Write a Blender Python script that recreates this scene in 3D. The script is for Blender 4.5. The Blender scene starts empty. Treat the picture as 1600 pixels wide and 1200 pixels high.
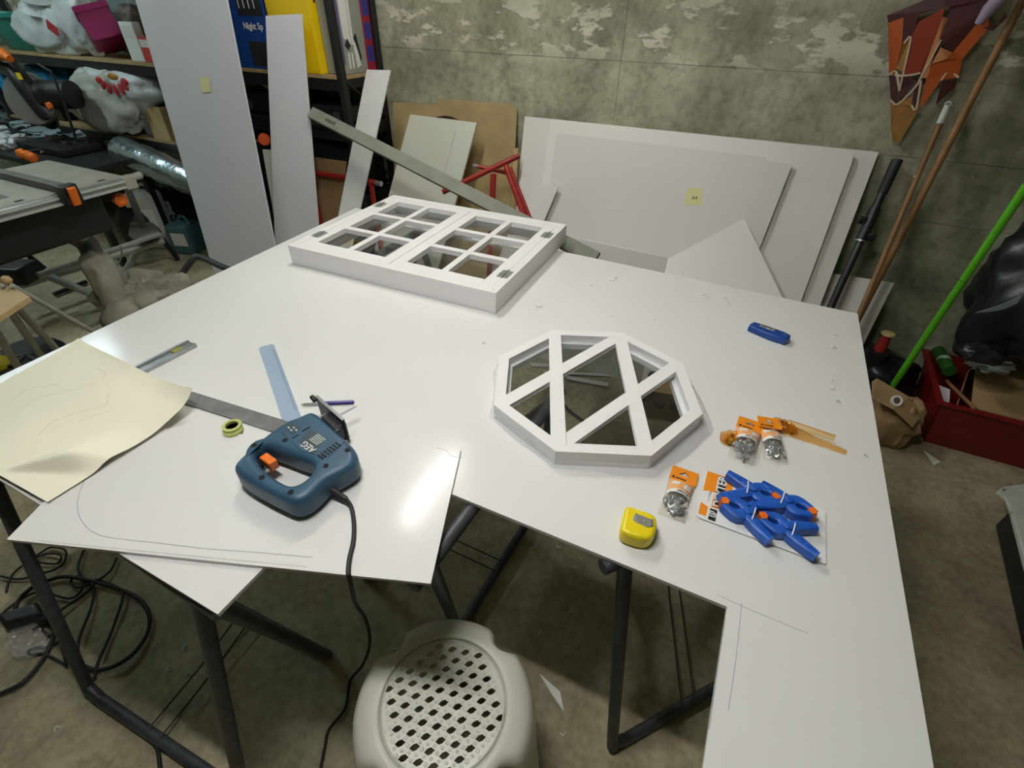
import bpy, math, random
from mathutils import Vector, Matrix, noise
from mathutils.geometry import tessellate_polygon

# ------------------------------------------------------------------ scene, camera, world, light, exposure
scene = bpy.context.scene
COL = scene.collection
FPX, CX, CY, CZ = 766.24, 800.0, 600.0, 1.525
RX = Vector((0.90313, 0.27524, -0.32953))      # world X, Y, Z expressed in camera axes (right, down, forward)
RY = Vector((0.42910, -0.55224, 0.71477))
RZ = Vector((0.01476, -0.78694, -0.61685))
cam_d = bpy.data.cameras.new('camera')
cam = bpy.data.objects.new('camera', cam_d)
COL.objects.link(cam)
cam_d.sensor_width = 36.0
cam_d.lens = 36.0 * FPX / 1600.0
cam_d.clip_start = 0.05
cam.matrix_world = Matrix(((RX[0], -RX[1], -RX[2], 0), (RY[0], -RY[1], -RY[2], 0), (RZ[0], -RZ[1], -RZ[2], CZ), (0, 0, 0, 1)))
scene.camera = cam

world = bpy.data.worlds.new('world')
scene.world = world
world.use_nodes = True
world.node_tree.nodes['Background'].inputs[0].default_value = (0.75, 0.82, 0.85, 1)
world.node_tree.nodes['Background'].inputs[1].default_value = 0.02

vs = scene.view_settings
vs.view_transform = 'Standard'
vs.look = 'None'
vs.gamma = 1.0
vs.use_curve_mapping = False
vs.exposure = 0.03


LAMPS = [  # ceiling tube lamps of the cellar: location, tube length, radiant power (W), colour, rotation; the glowing tubes are built with the room
    ((-1.26, 1.58, 2.36), 0.60, 40.0, (1.0, 0.985, 0.95), math.pi / 2),
    ((-4.55, 1.15, 2.36), 1.15, 40.0, (0.74, 0.94, 1.0), math.pi / 2),
    ((-0.50, 0.36, 2.36), 0.60, 48.0, (1.0, 0.99, 0.97), 0.0),
]

# ------------------------------------------------------------------ helpers: pixel rays onto real planes
def ray(px, py):
    v = Vector((px - CX, py - CY, FPX))
    return Vector((RX.dot(v), RY.dot(v), RZ.dot(v)))
CAM = Vector((0, 0, CZ))
def Z(px, py, z):
    d = ray(px, py); return CAM + d * ((z - CZ) / d.z)
def Y(px, py, y):
    d = ray(px, py); return CAM + d * (y / d.y)
def X(px, py, x):
    d = ray(px, py); return CAM + d * (x / d.x)
def LN(px, py, yb, m):                        # plane y = yb + m * z  (sheet leaning towards the back wall)
    d = ray(px, py); t = (yb + m * CZ) / (d.y - m * d.z); return CAM + d * t

# ------------------------------------------------------------------ helpers: materials
def s2l(c):
    c = c / 255.0
    return c / 12.92 if c <= 0.04045 else ((c + 0.055) / 1.055) ** 2.4
def rgb(r, g, b): return (s2l(r), s2l(g), s2l(b), 1.0)
MATS = {}
def mat(name, c, rough=0.5, metal=0.0, var=0.0, vscale=6.0, bump=0.0, bscale=60.0, c2=None, spec=0.5, coat=0.0, trans=0.0, sheen=0.0):
    if name in MATS: return MATS[name]
    m = bpy.data.materials.new(name); m.use_nodes = True
    nt = m.node_tree; b = nt.nodes['Principled BSDF']
    col = rgb(*c)
    b.inputs['Base Color'].default_value = col
    b.inputs['Roughness'].default_value = rough
    b.inputs['Metallic'].default_value = metal
    b.inputs['Specular IOR Level'].default_value = spec
    b.inputs['Coat Weight'].default_value = coat
    b.inputs['Transmission Weight'].default_value = trans
    tc = nt.nodes.new('ShaderNodeTexCoord')
    if var > 0 or c2:
        n = nt.nodes.new('ShaderNodeTexNoise'); n.inputs['Scale'].default_value = vscale; n.inputs['Detail'].default_value = 6
        nt.links.new(tc.outputs['Object'], n.inputs['Vector'])
        r = nt.nodes.new('ShaderNodeValToRGB')
        d = rgb(*c2) if c2 else tuple(v * (1 - var) for v in col[:3]) + (1,)
        r.color_ramp.elements[0].position = 0.35; r.color_ramp.elements[0].color = d
        r.color_ramp.elements[1].position = 0.65; r.color_ramp.elements[1].color = col
        nt.links.new(n.outputs['Fac'], r.inputs['Fac']); nt.links.new(r.outputs['Color'], b.inputs['Base Color'])
    if bump > 0:
        n2 = nt.nodes.new('ShaderNodeTexNoise'); n2.inputs['Scale'].default_value = bscale; n2.inputs['Detail'].default_value = 4
        nt.links.new(tc.outputs['Object'], n2.inputs['Vector'])
        bp = nt.nodes.new('ShaderNodeBump'); bp.inputs['Strength'].default_value = bump; bp.inputs['Distance'].default_value = 0.01
        nt.links.new(n2.outputs['Fac'], bp.inputs['Height']); nt.links.new(bp.outputs['Normal'], b.inputs['Normal'])
    MATS[name] = m
    return m
def film(name, tint=(255, 255, 255), haze=0.12, rough=0.12, ior=1.45, bump=0.0, hcol=(225, 225, 225)):
    """thin clear plastic or glass: see-through with fresnel gloss and a little milkiness"""
    m = bpy.data.materials.new(name); m.use_nodes = True
    nt = m.node_tree; nt.nodes.clear()
    out = nt.nodes.new('ShaderNodeOutputMaterial')
    tr = nt.nodes.new('ShaderNodeBsdfTransparent'); tr.inputs[0].default_value = rgb(*tint)
    df = nt.nodes.new('ShaderNodeBsdfDiffuse'); df.inputs[0].default_value = rgb(*hcol)
    gl = nt.nodes.new('ShaderNodeBsdfGlossy'); gl.inputs['Roughness'].default_value = rough
    m1 = nt.nodes.new('ShaderNodeMixShader'); m1.inputs[0].default_value = haze
    nt.links.new(tr.outputs[0], m1.inputs[1]); nt.links.new(df.outputs[0], m1.inputs[2])
    fr = nt.nodes.new('ShaderNodeLayerWeight'); fr.inputs['Blend'].default_value = 0.5
    pw_ = nt.nodes.new('ShaderNodeMath'); pw_.operation = 'POWER'; pw_.inputs[1].default_value = 4.0; nt.links.new(fr.outputs['Facing'], pw_.inputs[0])
    ma = nt.nodes.new('ShaderNodeMath'); ma.operation = 'MULTIPLY_ADD'; ma.inputs[1].default_value = 0.7; ma.inputs[2].default_value = 0.025; nt.links.new(pw_.outputs[0], ma.inputs[0])
    m2 = nt.nodes.new('ShaderNodeMixShader')
    nt.links.new(ma.outputs[0], m2.inputs[0]); nt.links.new(m1.outputs[0], m2.inputs[1]); nt.links.new(gl.outputs[0], m2.inputs[2])
    if bump:
        n = nt.nodes.new('ShaderNodeTexNoise'); n.inputs['Scale'].default_value = 35
        tc = nt.nodes.new('ShaderNodeTexCoord'); nt.links.new(tc.outputs['Object'], n.inputs['Vector'])
        bp = nt.nodes.new('ShaderNodeBump'); bp.inputs['Strength'].default_value = bump; bp.inputs['Distance'].default_value = 0.02
        nt.links.new(n.outputs['Fac'], bp.inputs['Height'])
        nt.links.new(bp.outputs['Normal'], gl.inputs['Normal']); nt.links.new(bp.outputs['Normal'], fr.inputs['Normal'])
    nt.links.new(m2.outputs[0], out.inputs['Surface'])
    MATS[name] = m
    return m
def emis(name, c, s):
    m = bpy.data.materials.new(name); m.use_nodes = True
    b = m.node_tree.nodes['Principled BSDF']
    b.inputs['Emission Color'].default_value = rgb(*c); b.inputs['Emission Strength'].default_value = s
    MATS[name] = m; return m

# ------------------------------------------------------------------ helpers: meshes and things
ORG = {}
def catmull(pts, n=6, closed=False):
    pts = [Vector(p) for p in pts]
    out = []; L = len(pts)
    rng = range(L if closed else L - 1)
    for i in rng:
        if closed: p0, p1, p2, p3 = pts[(i - 1) % L], pts[i], pts[(i + 1) % L], pts[(i + 2) % L]
        else: p0, p1, p2, p3 = pts[max(i - 1, 0)], pts[i], pts[i + 1], pts[min(i + 2, L - 1)]
        for k in range(n):
            t = k / n
            out.append(0.5 * ((2 * p1) + (p2 - p0) * t + (2 * p0 - 5 * p1 + 4 * p2 - p3) * t * t + (3 * p1 - p0 - 3 * p2 + p3) * t ** 3))
    if not closed: out.append(pts[-1])
    return out
def frame(z, x=None):
    z = Vector(z).normalized()
    if x is None: x = Vector((1, 0, 0)) if abs(z.x) < 0.9 else Vector((0, 1, 0))
    x = (Vector(x) - z * z.dot(Vector(x))).normalized()
    y = z.cross(x)
    return Matrix((x, y, z)).transposed()
def M4(loc, rot3): return Matrix.Translation(Vector(loc)) @ rot3.to_4x4()
def RZm(a): return Matrix.Rotation(a, 3, 'Z')

class MB:
    def __init__(s): s.v = []; s.f = []
    def add(s, vs_, fs):
        o = len(s.v); s.v += [Vector(p) for p in vs_]; s.f += [tuple(i + o for i in f) for f in fs]; return s
    def box(s, c, sz, R=None):
        c = Vector(c); R = R or Matrix.Identity(3); h = [k / 2 for k in sz]
        vs_ = [c + R @ Vector((x * h[0], y * h[1], z * h[2])) for x in (-1, 1) for y in (-1, 1) for z in (-1, 1)]
        return s.add(vs_, [(0, 1, 3, 2), (4, 6, 7, 5), (0, 4, 5, 1), (2, 3, 7, 6), (0, 2, 6, 4), (1, 5, 7, 3)])
    def bx(s, x0, x1, y0, y1, z0, z1): return s.box(((x0 + x1) / 2, (y0 + y1) / 2, (z0 + z1) / 2), (x1 - x0, y1 - y0, z1 - z0))
    def prism(s, poly, off, holes=()):
        """plate: planar polygon (3D points), optional holes, extruded by the vector off"""
        loops = [[Vector(p) for p in poly]] + [[Vector(p) for p in h] for h in holes]
        off = Vector(off)
        flat = [p for l in loops for p in l]; n = len(flat)
        tris = tessellate_polygon(loops)
        fs = []
        for t in tris:
            a, b, c = (flat[i] for i in t)
            nn = (b - a).cross(c - a)
            if nn.length < 1e-14: continue
            if nn.dot(off) > 0: t = (t[0], t[2], t[1])
            fs.append(tuple(t)); fs.append(tuple(i + n for i in reversed(t)))
        k = 0
        for l in loops:
            m = len(l)
            for i in range(m):
                j = (i + 1) % m
                fs.append((k + i, k + j, k + j + n, k + i + n))
            k += m
        return s.add(flat + [p + off for p in flat], fs)
    def rprism(s, poly, z0, z1, r, holes=(), seg=4, rb=None):
        """vertical prism with rounded top and bottom edges; poly and holes as points seen from above"""
        rb = r if rb is None else rb
        def area(l): return sum(l[i].x * l[(i + 1) % len(l)].y - l[(i + 1) % len(l)].x * l[i].y for i in range(len(l)))
        def inset(l, d):
            out = []; n = len(l)
            for i in range(n):
                e0 = (l[i] - l[i - 1]); e1 = (l[(i + 1) % n] - l[i])
                n0 = Vector((-e0.y, e0.x)).normalized(); n1 = Vector((-e1.y, e1.x)).normalized()
                m_ = (n0 + n1); m_ = m_ / max(0.6, m_.length_squared) * 2 * 0.5 * 2 if m_.length > 1e-6 else n0
                m_ = (n0 + n1).normalized() / max(0.5, (n0 + n1).normalized().dot(n0))
                out.append(Vector((l[i].x + m_.x * d, l[i].y + m_.y * d)))
            return out
        loops = []
        for k, l in enumerate([poly] + list(holes)):
            l = [Vector((p[0], p[1])) for p in l]
            if (area(l) > 0) != (k == 0): l.reverse()
            loops.append(l)
        lev = [(rb * (1 - math.sin(i / seg * math.pi / 2)), z0 + rb * (1 - math.cos(i / seg * math.pi / 2))) for i in range(seg + 1)]
        lev += [(r * (1 - math.cos(i / seg * math.pi / 2)), z1 - r * (1 - math.sin(i / seg * math.pi / 2))) for i in range(seg + 1)]
        first = None
        for l in loops:
            o = len(s.v); n = len(l)
            for d, z in lev: s.v += [Vector((p.x, p.y, z)) for p in inset(l, d)]
            for j in range(len(lev) - 1):
                for i in range(n):
                    s.f.append((o + j * n + i, o + j * n + (i + 1) % n, o + (j + 1) * n + (i + 1) % n, o + (j + 1) * n + i))
        for top in (True, False):
            d, z = lev[-1] if top else lev[0]
            ll = [[Vector((p.x, p.y, z)) for p in inset(l, d)] for l in loops]; flat = [p for l in ll for p in l]
            o = len(s.v); s.v += flat
            for t in tessellate_polygon(ll):
                a, b, c = (flat[i] for i in t); up_ = (b - a).cross(c - a).z > 0
                s.f.append(tuple(o + i for i in (t if up_ == top else reversed(t))))
        return s
    def tube(s, pts, r, n=8, closed=False, cap=True):
        pts = [Vector(p) for p in pts]; L = len(pts)
        rs = r if isinstance(r, (list, tuple)) else [r] * L
        vs_ = []; ref = None
        for i, p in enumerate(pts):
            a = pts[(i - 1) % L] if closed else pts[max(i - 1, 0)]
            b = pts[(i + 1) % L] if closed else pts[min(i + 1, L - 1)]
            t = (b - a)
            t = t.normalized() if t.length > 1e-9 else Vector((0, 0, 1))
            if ref is None: ref = Vector((0, 0, 1)) if abs(t.z) < 0.9 else Vector((1, 0, 0))
            x = (ref - t * ref.dot(t)).normalized(); ref = x; y = t.cross(x)
            for k in range(n):
                an = 2 * math.pi * k / n
                vs_.append(p + (x * math.cos(an) + y * math.sin(an)) * rs[i])
        fs = []
        for i in range(L if closed else L - 1):
            j = (i + 1) % L
            for k in range(n):
                fs.append((i * n + k, i * n + (k + 1) % n, j * n + (k + 1) % n, j * n + k))
        if cap and not closed:
            fs.append(tuple(reversed(range(n)))); fs.append(tuple(range((L - 1) * n, L * n)))
        return s.add(vs_, fs)
    def lathe(s, prof, n=24, M=None, a0=0.0):
        M = M or Matrix.Identity(4); vs_ = []; fs = []
        for r, z in prof:
            for k in range(n):
                a = a0 + 2 * math.pi * k / n
                vs_.append(M @ Vector((r * math.cos(a), r * math.sin(a), z)))
        for i in range(len(prof) - 1):
            for k in range(n):
                fs.append((i * n + k, i * n + (k + 1) % n, (i + 1) * n + (k + 1) % n, (i + 1) * n + k))
        if prof[0][0] > 1e-6: fs.append(tuple(reversed(range(n))))
        if prof[-1][0] > 1e-6: fs.append(tuple(range((len(prof) - 1) * n, len(prof) * n)))
        return s.add(vs_, fs)
    def grid(s, fn, nu, nv):
        vs_ = [fn(i / nu, j / nv) for j in range(nv + 1) for i in range(nu + 1)]
        w = nu + 1
        return s.add(vs_, [(j * w + i, j * w + i + 1, (j + 1) * w + i + 1, (j + 1) * w + i) for j in range(nv) for i in range(nu)])
    def blob(s, c, r, seed=0, amp=0.18, fr=1.6, nu=28, nv=18, p=1.0, R=None, wr=0.05, wf=6.0, flat=None):
        """closed lumpy body: superellipsoid with folds; flat = lowest world z"""
        c = Vector(c); R = R or Matrix.Identity(3); vs_ = []
        def pw(x, e): return math.copysign(abs(x) ** e, x)
        sd = Vector((seed * 7.3, seed * 3.1, seed * 1.7))
        for j in range(nv + 1):
            th = math.pi * j / nv - math.pi / 2
            for i in range(nu):
                ph = 2 * math.pi * i / nu
                d = Vector((pw(math.cos(th), p) * pw(math.cos(ph), p), pw(math.cos(th), p) * pw(math.sin(ph), p), pw(math.sin(th), p)))
                k = 1 + amp * noise.noise(d * fr + sd) - wr * abs(noise.noise(d * wf + sd))
                q = c + R @ Vector((d.x * r[0] * k, d.y * r[1] * k, d.z * r[2] * k))
                if flat is not None and q.z < flat: q.z = flat
                vs_.append(q)
        fs = [(j * nu + i, j * nu + (i + 1) % nu, (j + 1) * nu + (i + 1) % nu, (j + 1) * nu + i) for j in range(nv) for i in range(nu)]
        return s.add(vs_, fs)
    def solid(s, th, n=None):
        """give a just-built open grid a thickness along -z by duplicating it"""
        o = len(s.v); vs0 = list(s.v); fs0 = list(s.f)
        off = Vector((0, 0, -th)) if n is None else Vector(n) * -th
        s.v += [p + off for p in vs0]; s.f += [tuple(reversed([i + o for i in f])) for f in fs0]
        cnt = {}
        for f in fs0:
            for a, b in zip(f, f[1:] + f[:1]):
                cnt[(a, b)] = 1
        for (a, b) in list(cnt):
            if (b, a) not in cnt: s.f.append((b, a, a + o, b + o))
        return s
    def build(s, name, m, parent=None, smooth=None, bevel=0.0, seg=2, origin=None, sub=0):
        me = bpy.data.meshes.new(name)
        if parent is not None: org = ORG[parent.name]
        elif origin is not None: org = Vector(origin)
        else:
            n = len(s.v); lo = min(p.z for p in s.v)
            org = Vector(((min(p.x for p in s.v) + max(p.x for p in s.v)) / 2, (min(p.y for p in s.v) + max(p.y for p in s.v)) / 2, lo))
        me.from_pydata([p - org for p in s.v], [], s.f)
        me.validate(); me.update()
        o = bpy.data.objects.new(name, me); COL.objects.link(o)
        ORG[o.name] = org
        if parent is not None: o.parent = parent
        else: o.location = org
        me.materials.append(MATS[m] if isinstance(m, str) else m)
        if smooth is not None:
            for p in me.polygons: p.use_smooth = True
            me.set_sharp_from_angle(angle=math.radians(smooth))
        if bevel:
            b = o.modifiers.new('bevel', 'BEVEL'); b.width = bevel; b.segments = seg; b.limit_method = 'ANGLE'; b.angle_limit = math.radians(40)
            for p in me.polygons: p.use_smooth = True
            me.set_sharp_from_angle(angle=math.radians(50))
            b.harden_normals = False
        if sub:
            b = o.modifiers.new('sub', 'SUBSURF'); b.levels = sub; b.render_levels = sub
        return o

def tag(o, label, cat, group=None, kind=None):
    o['label'] = label
    if cat: o['category'] = cat
    if group: o['group'] = group
    if kind: o['kind'] = kind
    return o
def thing(name, label, cat, loc, group=None):
    o = bpy.data.objects.new(name, None); COL.objects.link(o); o.empty_display_size = 0.05
    o.location = loc; ORG[o.name] = Vector(loc)
    return tag(o, label, cat, group)
def struct(o): o['kind'] = 'structure'; return o
def text(body, size, M, m, name, parent, ext=0.0003, bold=0.0):
    cu = bpy.data.curves.new('t', 'FONT'); cu.body = body; cu.size = size; cu.extrude = ext; cu.align_x = 'CENTER'; cu.align_y = 'CENTER'; cu.offset = bold; cu.resolution_u = 3
    to = bpy.data.objects.new('t', cu); COL.objects.link(to)
    dg = bpy.context.evaluated_depsgraph_get()
    me = bpy.data.meshes.new_from_object(to.evaluated_get(dg))
    bpy.data.objects.remove(to); bpy.data.curves.remove(cu)
    mb = MB(); mb.add([M @ v.co for v in me.vertices], [tuple(p.vertices) for p in me.polygons])
    bpy.data.meshes.remove(me)
    return mb.build(name, m, parent)
def line_strip(pts, w, up, z=0.0):
    """thin drawn line as a flat ribbon along pts"""
    mb = MB(); up = Vector(up); pts = [Vector(p) for p in pts]; vs_ = []
    for i, p in enumerate(pts):
        t = (pts[min(i + 1, len(pts) - 1)] - pts[max(i - 1, 0)]).normalized(); s_ = t.cross(up).normalized() * w / 2
        vs_ += [p + up * z + s_, p + up * z - s_]
    mb.add(vs_, [(2 * i, 2 * i + 1, 2 * i + 3, 2 * i + 2) for i in range(len(pts) - 1)])
    return mb

random.seed(4)

# ------------------------------------------------------------------ materials
mat('pvc', (225, 224, 222), 0.16, var=0.03, vscale=3.0, spec=0.16, bump=0.02, bscale=30)
mat('pvc_sheet', (234, 231, 227), 0.42, var=0.03, vscale=3.0, spec=0.4)
mat('pvc_sheet_bright', (240, 238, 233), 0.42, var=0.03, vscale=3.0, spec=0.4)
mat('pvc_sheet_grey', (229, 227, 223), 0.42, var=0.03, vscale=3.0, spec=0.4)
mat('pvc_wall', (224, 223, 228), 0.42, var=0.03, vscale=3.0, spec=0.4)
mat('pvc_cream', (228, 230, 216), 0.45, var=0.04, vscale=5.0, spec=0.4)
mat('frame_white', (236, 234, 234), 0.34, spec=0.5)
mat('steel_dark', (74, 78, 82), 0.45, metal=0.3, var=0.35, vscale=30, bump=0.05, bscale=120)
mat('black_plastic', (26, 27, 29), 0.45, var=0.3, vscale=20)
mat('black_rubber', (30, 31, 33), 0.65, var=0.3, vscale=25)
mat('black_metal', (34, 34, 36), 0.5, metal=0.2, var=0.3, vscale=20)
mat('chrome', (206, 206, 202), 0.3, metal=0.7, var=0.15, vscale=40)
mat('alu', (178, 182, 184), 0.35, metal=0.85, var=0.12, vscale=30)
mat('zinc', (205, 211, 212), 0.32, metal=0.85, var=0.2, vscale=80)
mat('bar_grey', (122, 124, 122), 0.55, metal=0.2, var=0.3, vscale=35, bump=0.08, bscale=90)
mat('batten_grey', (132, 133, 120), 0.8, var=0.18, vscale=14, bump=0.1, bscale=80)
mat('paper', (247, 243, 220), 0.8, var=0.05, vscale=4, bump=0.12, bscale=14)
mat('pencil', (150, 150, 156), 0.7)
mat('jig_blue', (48, 82, 106), 0.42, var=0.2, vscale=14, bump=0.06, bscale=220)
mat('jig_label', (52, 66, 74), 0.4)
mat('print_grey', (196, 196, 186), 0.6)
mat('orange', (238, 118, 28), 0.45, var=0.08, vscale=20)
mat('orange_card', (240, 142, 22), 0.5, var=0.05, vscale=10)
mat('peach_label', (236, 170, 112), 0.55)
mat('yellow', (238, 214, 24), 0.35, var=0.05, vscale=10)
mat('clamp_blue', (34, 92, 190), 0.42, var=0.15, vscale=30)
mat('knife_blue', (26, 70, 150), 0.35, var=0.1, vscale=30)
mat('purple', (62, 48, 128), 0.35)
mat('green_tape', (190, 196, 118), 0.6, var=0.1, vscale=30)
mat('card_white', (232, 232, 230), 0.45)
mat('card_black', (28, 28, 30), 0.5)
mat('sticky', (236, 231, 172), 0.8)
mat('stool_white', (230, 230, 216), 0.32, var=0.06, vscale=8, spec=0.5, bump=0.03, bscale=60)
mat('plywood', (186, 164, 118), 0.75, var=0.22, vscale=7, bump=0.06, bscale=60)
mat('cardboard', (168, 138, 96), 0.85, var=0.15, vscale=9, bump=0.06, bscale=40)
mat('kraft', (168, 138, 98), 0.85, var=0.15, vscale=9, bump=0.15, bscale=25)
mat('red_metal', (168, 42, 34), 0.42, var=0.3, vscale=20)
mat('red_plastic', (128, 18, 24), 0.45, var=0.25, vscale=7)
mat('wood_pole', (142, 104, 62), 0.6, var=0.25, vscale=18)
mat('wood_light', (206, 178, 128), 0.65, var=0.15, vscale=12)
mat('chipboard', (176, 150, 108), 0.8, var=0.2, vscale=30)
mat('green_pole', (96, 190, 36), 0.4, var=0.08, vscale=20)
mat('bin_black', (30, 30, 35), 0.35, var=0.3, vscale=10, bump=0.4, bscale=16)
mat('kite_orange', (176, 80, 24), 0.55, var=0.12, vscale=8)
mat('kite_red', (146, 50, 20), 0.55, var=0.15, vscale=8)
mat('kite_brown', (72, 32, 34), 0.55, var=0.15, vscale=8)
mat('kite_peach', (206, 136, 92), 0.55)
mat('kite_gold', (150, 104, 44), 0.55, var=0.2, vscale=12)
mat('kite_cream', (214, 190, 164), 0.6)
mat('grey_cloth', (176, 178, 168), 0.85, var=0.12, vscale=9, bump=0.25, bscale=18)
mat('dust_cloth', (172, 168, 152), 0.9, var=0.3, vscale=9, bump=0.8, bscale=14)
mat('teal', (22, 132, 124), 0.4, var=0.15, vscale=8)
mat('magenta', (150, 22, 96), 0.4, var=0.12, vscale=8)
mat('bag_white', (206, 214, 216), 0.4, var=0.12, vscale=8, bump=0.8, bscale=16)
mat('bag_blue', (24, 128, 176), 0.4, var=0.2, vscale=9, bump=0.3, bscale=22)
mat('print_red', (170, 38, 44), 0.6)
mat('print_gold', (178, 126, 44), 0.6)
mat('foil', (186, 200, 210), 0.22, metal=0.95, bump=0.5, bscale=26)
mat('saw_table', (176, 173, 160), 0.5, metal=0.1, var=0.2, vscale=10, bump=0.04, bscale=90)
mat('saw_grey', (112, 108, 102), 0.5, var=0.2, vscale=16)
mat('tube_grey', (178, 180, 172), 0.4, metal=0.2, var=0.2, vscale=18)
mat('jug_white', (190, 200, 192), 0.5, var=0.12, vscale=9)
mat('jug_teal', (72, 108, 114), 0.5, var=0.15, vscale=9)
mat('bucket_grey', (150, 164, 170), 0.5, var=0.12, vscale=9)
mat('blue_box', (20, 66, 140), 0.45, var=0.2, vscale=9)
mat('yellow_box', (236, 200, 14), 0.45, var=0.05, vscale=9)
mat('grey_box', (150, 152, 142), 0.6, var=0.1, vscale=9)
mat('print_white', (222, 222, 218), 0.55)
mat('print_black', (34, 34, 38), 0.6)
mat('print_blue', (42, 54, 140), 0.55)
mat('box_red', (150, 30, 52), 0.5)
mat('mint', (160, 200, 172), 0.5)
mat('shaving', (240, 240, 240), 0.5)
mat('shell_white', (198, 206, 198), 0.4, var=0.12, vscale=20)
mat('lamp_body', (225, 225, 222), 0.5)
mat('dark_void', (12, 12, 13), 0.8)
film('glass', (252, 253, 253), 0.005, 0.02, 1.5)
film('clear_film', (253, 253, 254), 0.10, 0.12, 1.45, bump=0.4, hcol=(240, 240, 242))
film('pouch_film', (253, 251, 247), 0.08, 0.14, 1.45, bump=0.5)
film('amber_film', (251, 228, 184), 0.14, 0.14, 1.45, bump=0.5, hcol=(226, 150, 50))
film('clear_bag', (225, 232, 235), 0.35, 0.2, 1.45, bump=0.6, hcol=(170, 185, 192))
film('ruler_blue', (234, 242, 248), 0.35, 0.15, 1.45, hcol=(208, 224, 240))

def concrete_wall():
    m = bpy.data.materials.new('concrete_wall'); m.use_nodes = True; nt = m.node_tree; b = nt.nodes['Principled BSDF']
    N = nt.nodes.new; L = nt.links.new
    tc = N('ShaderNodeTexCoord')
    def nz(scale, det=8, rough=0.6, stretch=None):
        n = N('ShaderNodeTexNoise'); n.inputs['Scale'].default_value = scale; n.inputs['Detail'].default_value = det; n.inputs['Roughness'].default_value = rough
        if stretch:
            mp = N('ShaderNodeMapping'); mp.inputs['Scale'].default_value = stretch; L(tc.outputs['Object'], mp.inputs['Vector']); L(mp.outputs['Vector'], n.inputs['Vector'])
        else: L(tc.outputs['Object'], n.inputs['Vector'])
        return n
    n1 = nz(2.2); n2 = nz(26, 6, 0.7); n3 = nz(3.0, 10, 0.65, (1.2, 1, 2.6)); n4 = nz(2.0, 6, 0.6, (3.5, 1, 0.5))
    r1 = N('ShaderNodeValToRGB'); e = r1.color_ramp.elements
    e[0].position = 0.34; e[0].color = rgb(128, 127, 104); e[1].position = 0.66; e[1].color = rgb(204, 203, 178)
    L(n1.outputs['Fac'], r1.inputs['Fac'])
    mx = N('ShaderNodeMixRGB'); mx.blend_type = 'MULTIPLY'; mx.inputs[0].default_value = 0.55
    r2 = N('ShaderNodeValToRGB'); e = r2.color_ramp.elements
    e[0].position = 0.36; e[0].color = (0.45, 0.45, 0.42, 1); e[1].position = 0.56; e[1].color = (1, 1, 1, 1)
    L(n2.outputs['Fac'], r2.inputs['Fac']); L(r1.outputs['Color'], mx.inputs[1]); L(r2.outputs['Color'], mx.inputs[2])
    mx4 = N('ShaderNodeMixRGB'); mx4.blend_type = 'MULTIPLY'; mx4.inputs[0].default_value = 0.5
    r4 = N('ShaderNodeValToRGB'); e = r4.color_ramp.elements
    e[0].position = 0.35; e[0].color = (0.62, 0.62, 0.58, 1); e[1].position = 0.6; e[1].color = (1, 1, 1, 1)
    L(n4.outputs['Fac'], r4.inputs['Fac']); L(mx.outputs['Color'], mx4.inputs[1]); L(r4.outputs['Color'], mx4.inputs[2])
    # scraps of pale render left on the upper half of the wall
    sp = N('ShaderNodeSeparateXYZ'); L(tc.outputs['Object'], sp.inputs['Vector'])
    band = N('ShaderNodeValToRGB'); el = band.color_ramp.elements
    el[0].position = 0.52; el[0].color = (0, 0, 0, 1); el[1].position = 0.58; el[1].color = (1, 1, 1, 1)
    q = el.new(0.605); q.color = (0.8, 0.8, 0.8, 1); q = el.new(0.66); q.color = (0.25, 0.25, 0.25, 1)
    dv = N('ShaderNodeMath'); dv.operation = 'DIVIDE'; dv.inputs[1].default_value = 2.4; L(sp.outputs['Z'], dv.inputs[0]); L(dv.outputs[0], band.inputs['Fac'])
    thr = N('ShaderNodeMath'); thr.operation = 'MULTIPLY'
    r3 = N('ShaderNodeValToRGB'); e = r3.color_ramp.elements
    e[0].position = 0.515; e[0].color = (0, 0, 0, 1); e[1].position = 0.55; e[1].color = (1, 1, 1, 1)
    L(n3.outputs['Fac'], r3.inputs['Fac']); L(r3.outputs['Color'], thr.inputs[0]); L(band.outputs['Color'], thr.inputs[1])
    mx3 = N('ShaderNodeMixRGB'); mx3.inputs[2].default_value = rgb(236, 232, 212)
    sc = N('ShaderNodeMath'); sc.operation = 'MULTIPLY'; sc.inputs[1].default_value = 0.8; L(thr.outputs[0], sc.inputs[0])
    L(sc.outputs[0], mx3.inputs[0]); L(mx4.outputs['Color'], mx3.inputs[1]); L(mx3.outputs['Color'], b.inputs['Base Color'])
    b.inputs['Roughness'].default_value = 0.9
    bp = N('ShaderNodeBump'); bp.inputs['Strength'].default_value = 0.5; bp.inputs['Distance'].default_value = 0.012
    ad = N('ShaderNodeMath'); ad.operation = 'ADD'; L(n2.outputs['Fac'], ad.inputs[0]); L(thr.outputs[0], ad.inputs[1]); L(ad.outputs[0], bp.inputs['Height']); L(bp.outputs['Normal'], b.inputs['Normal'])
    MATS['concrete_wall'] = m
concrete_wall()
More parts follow.
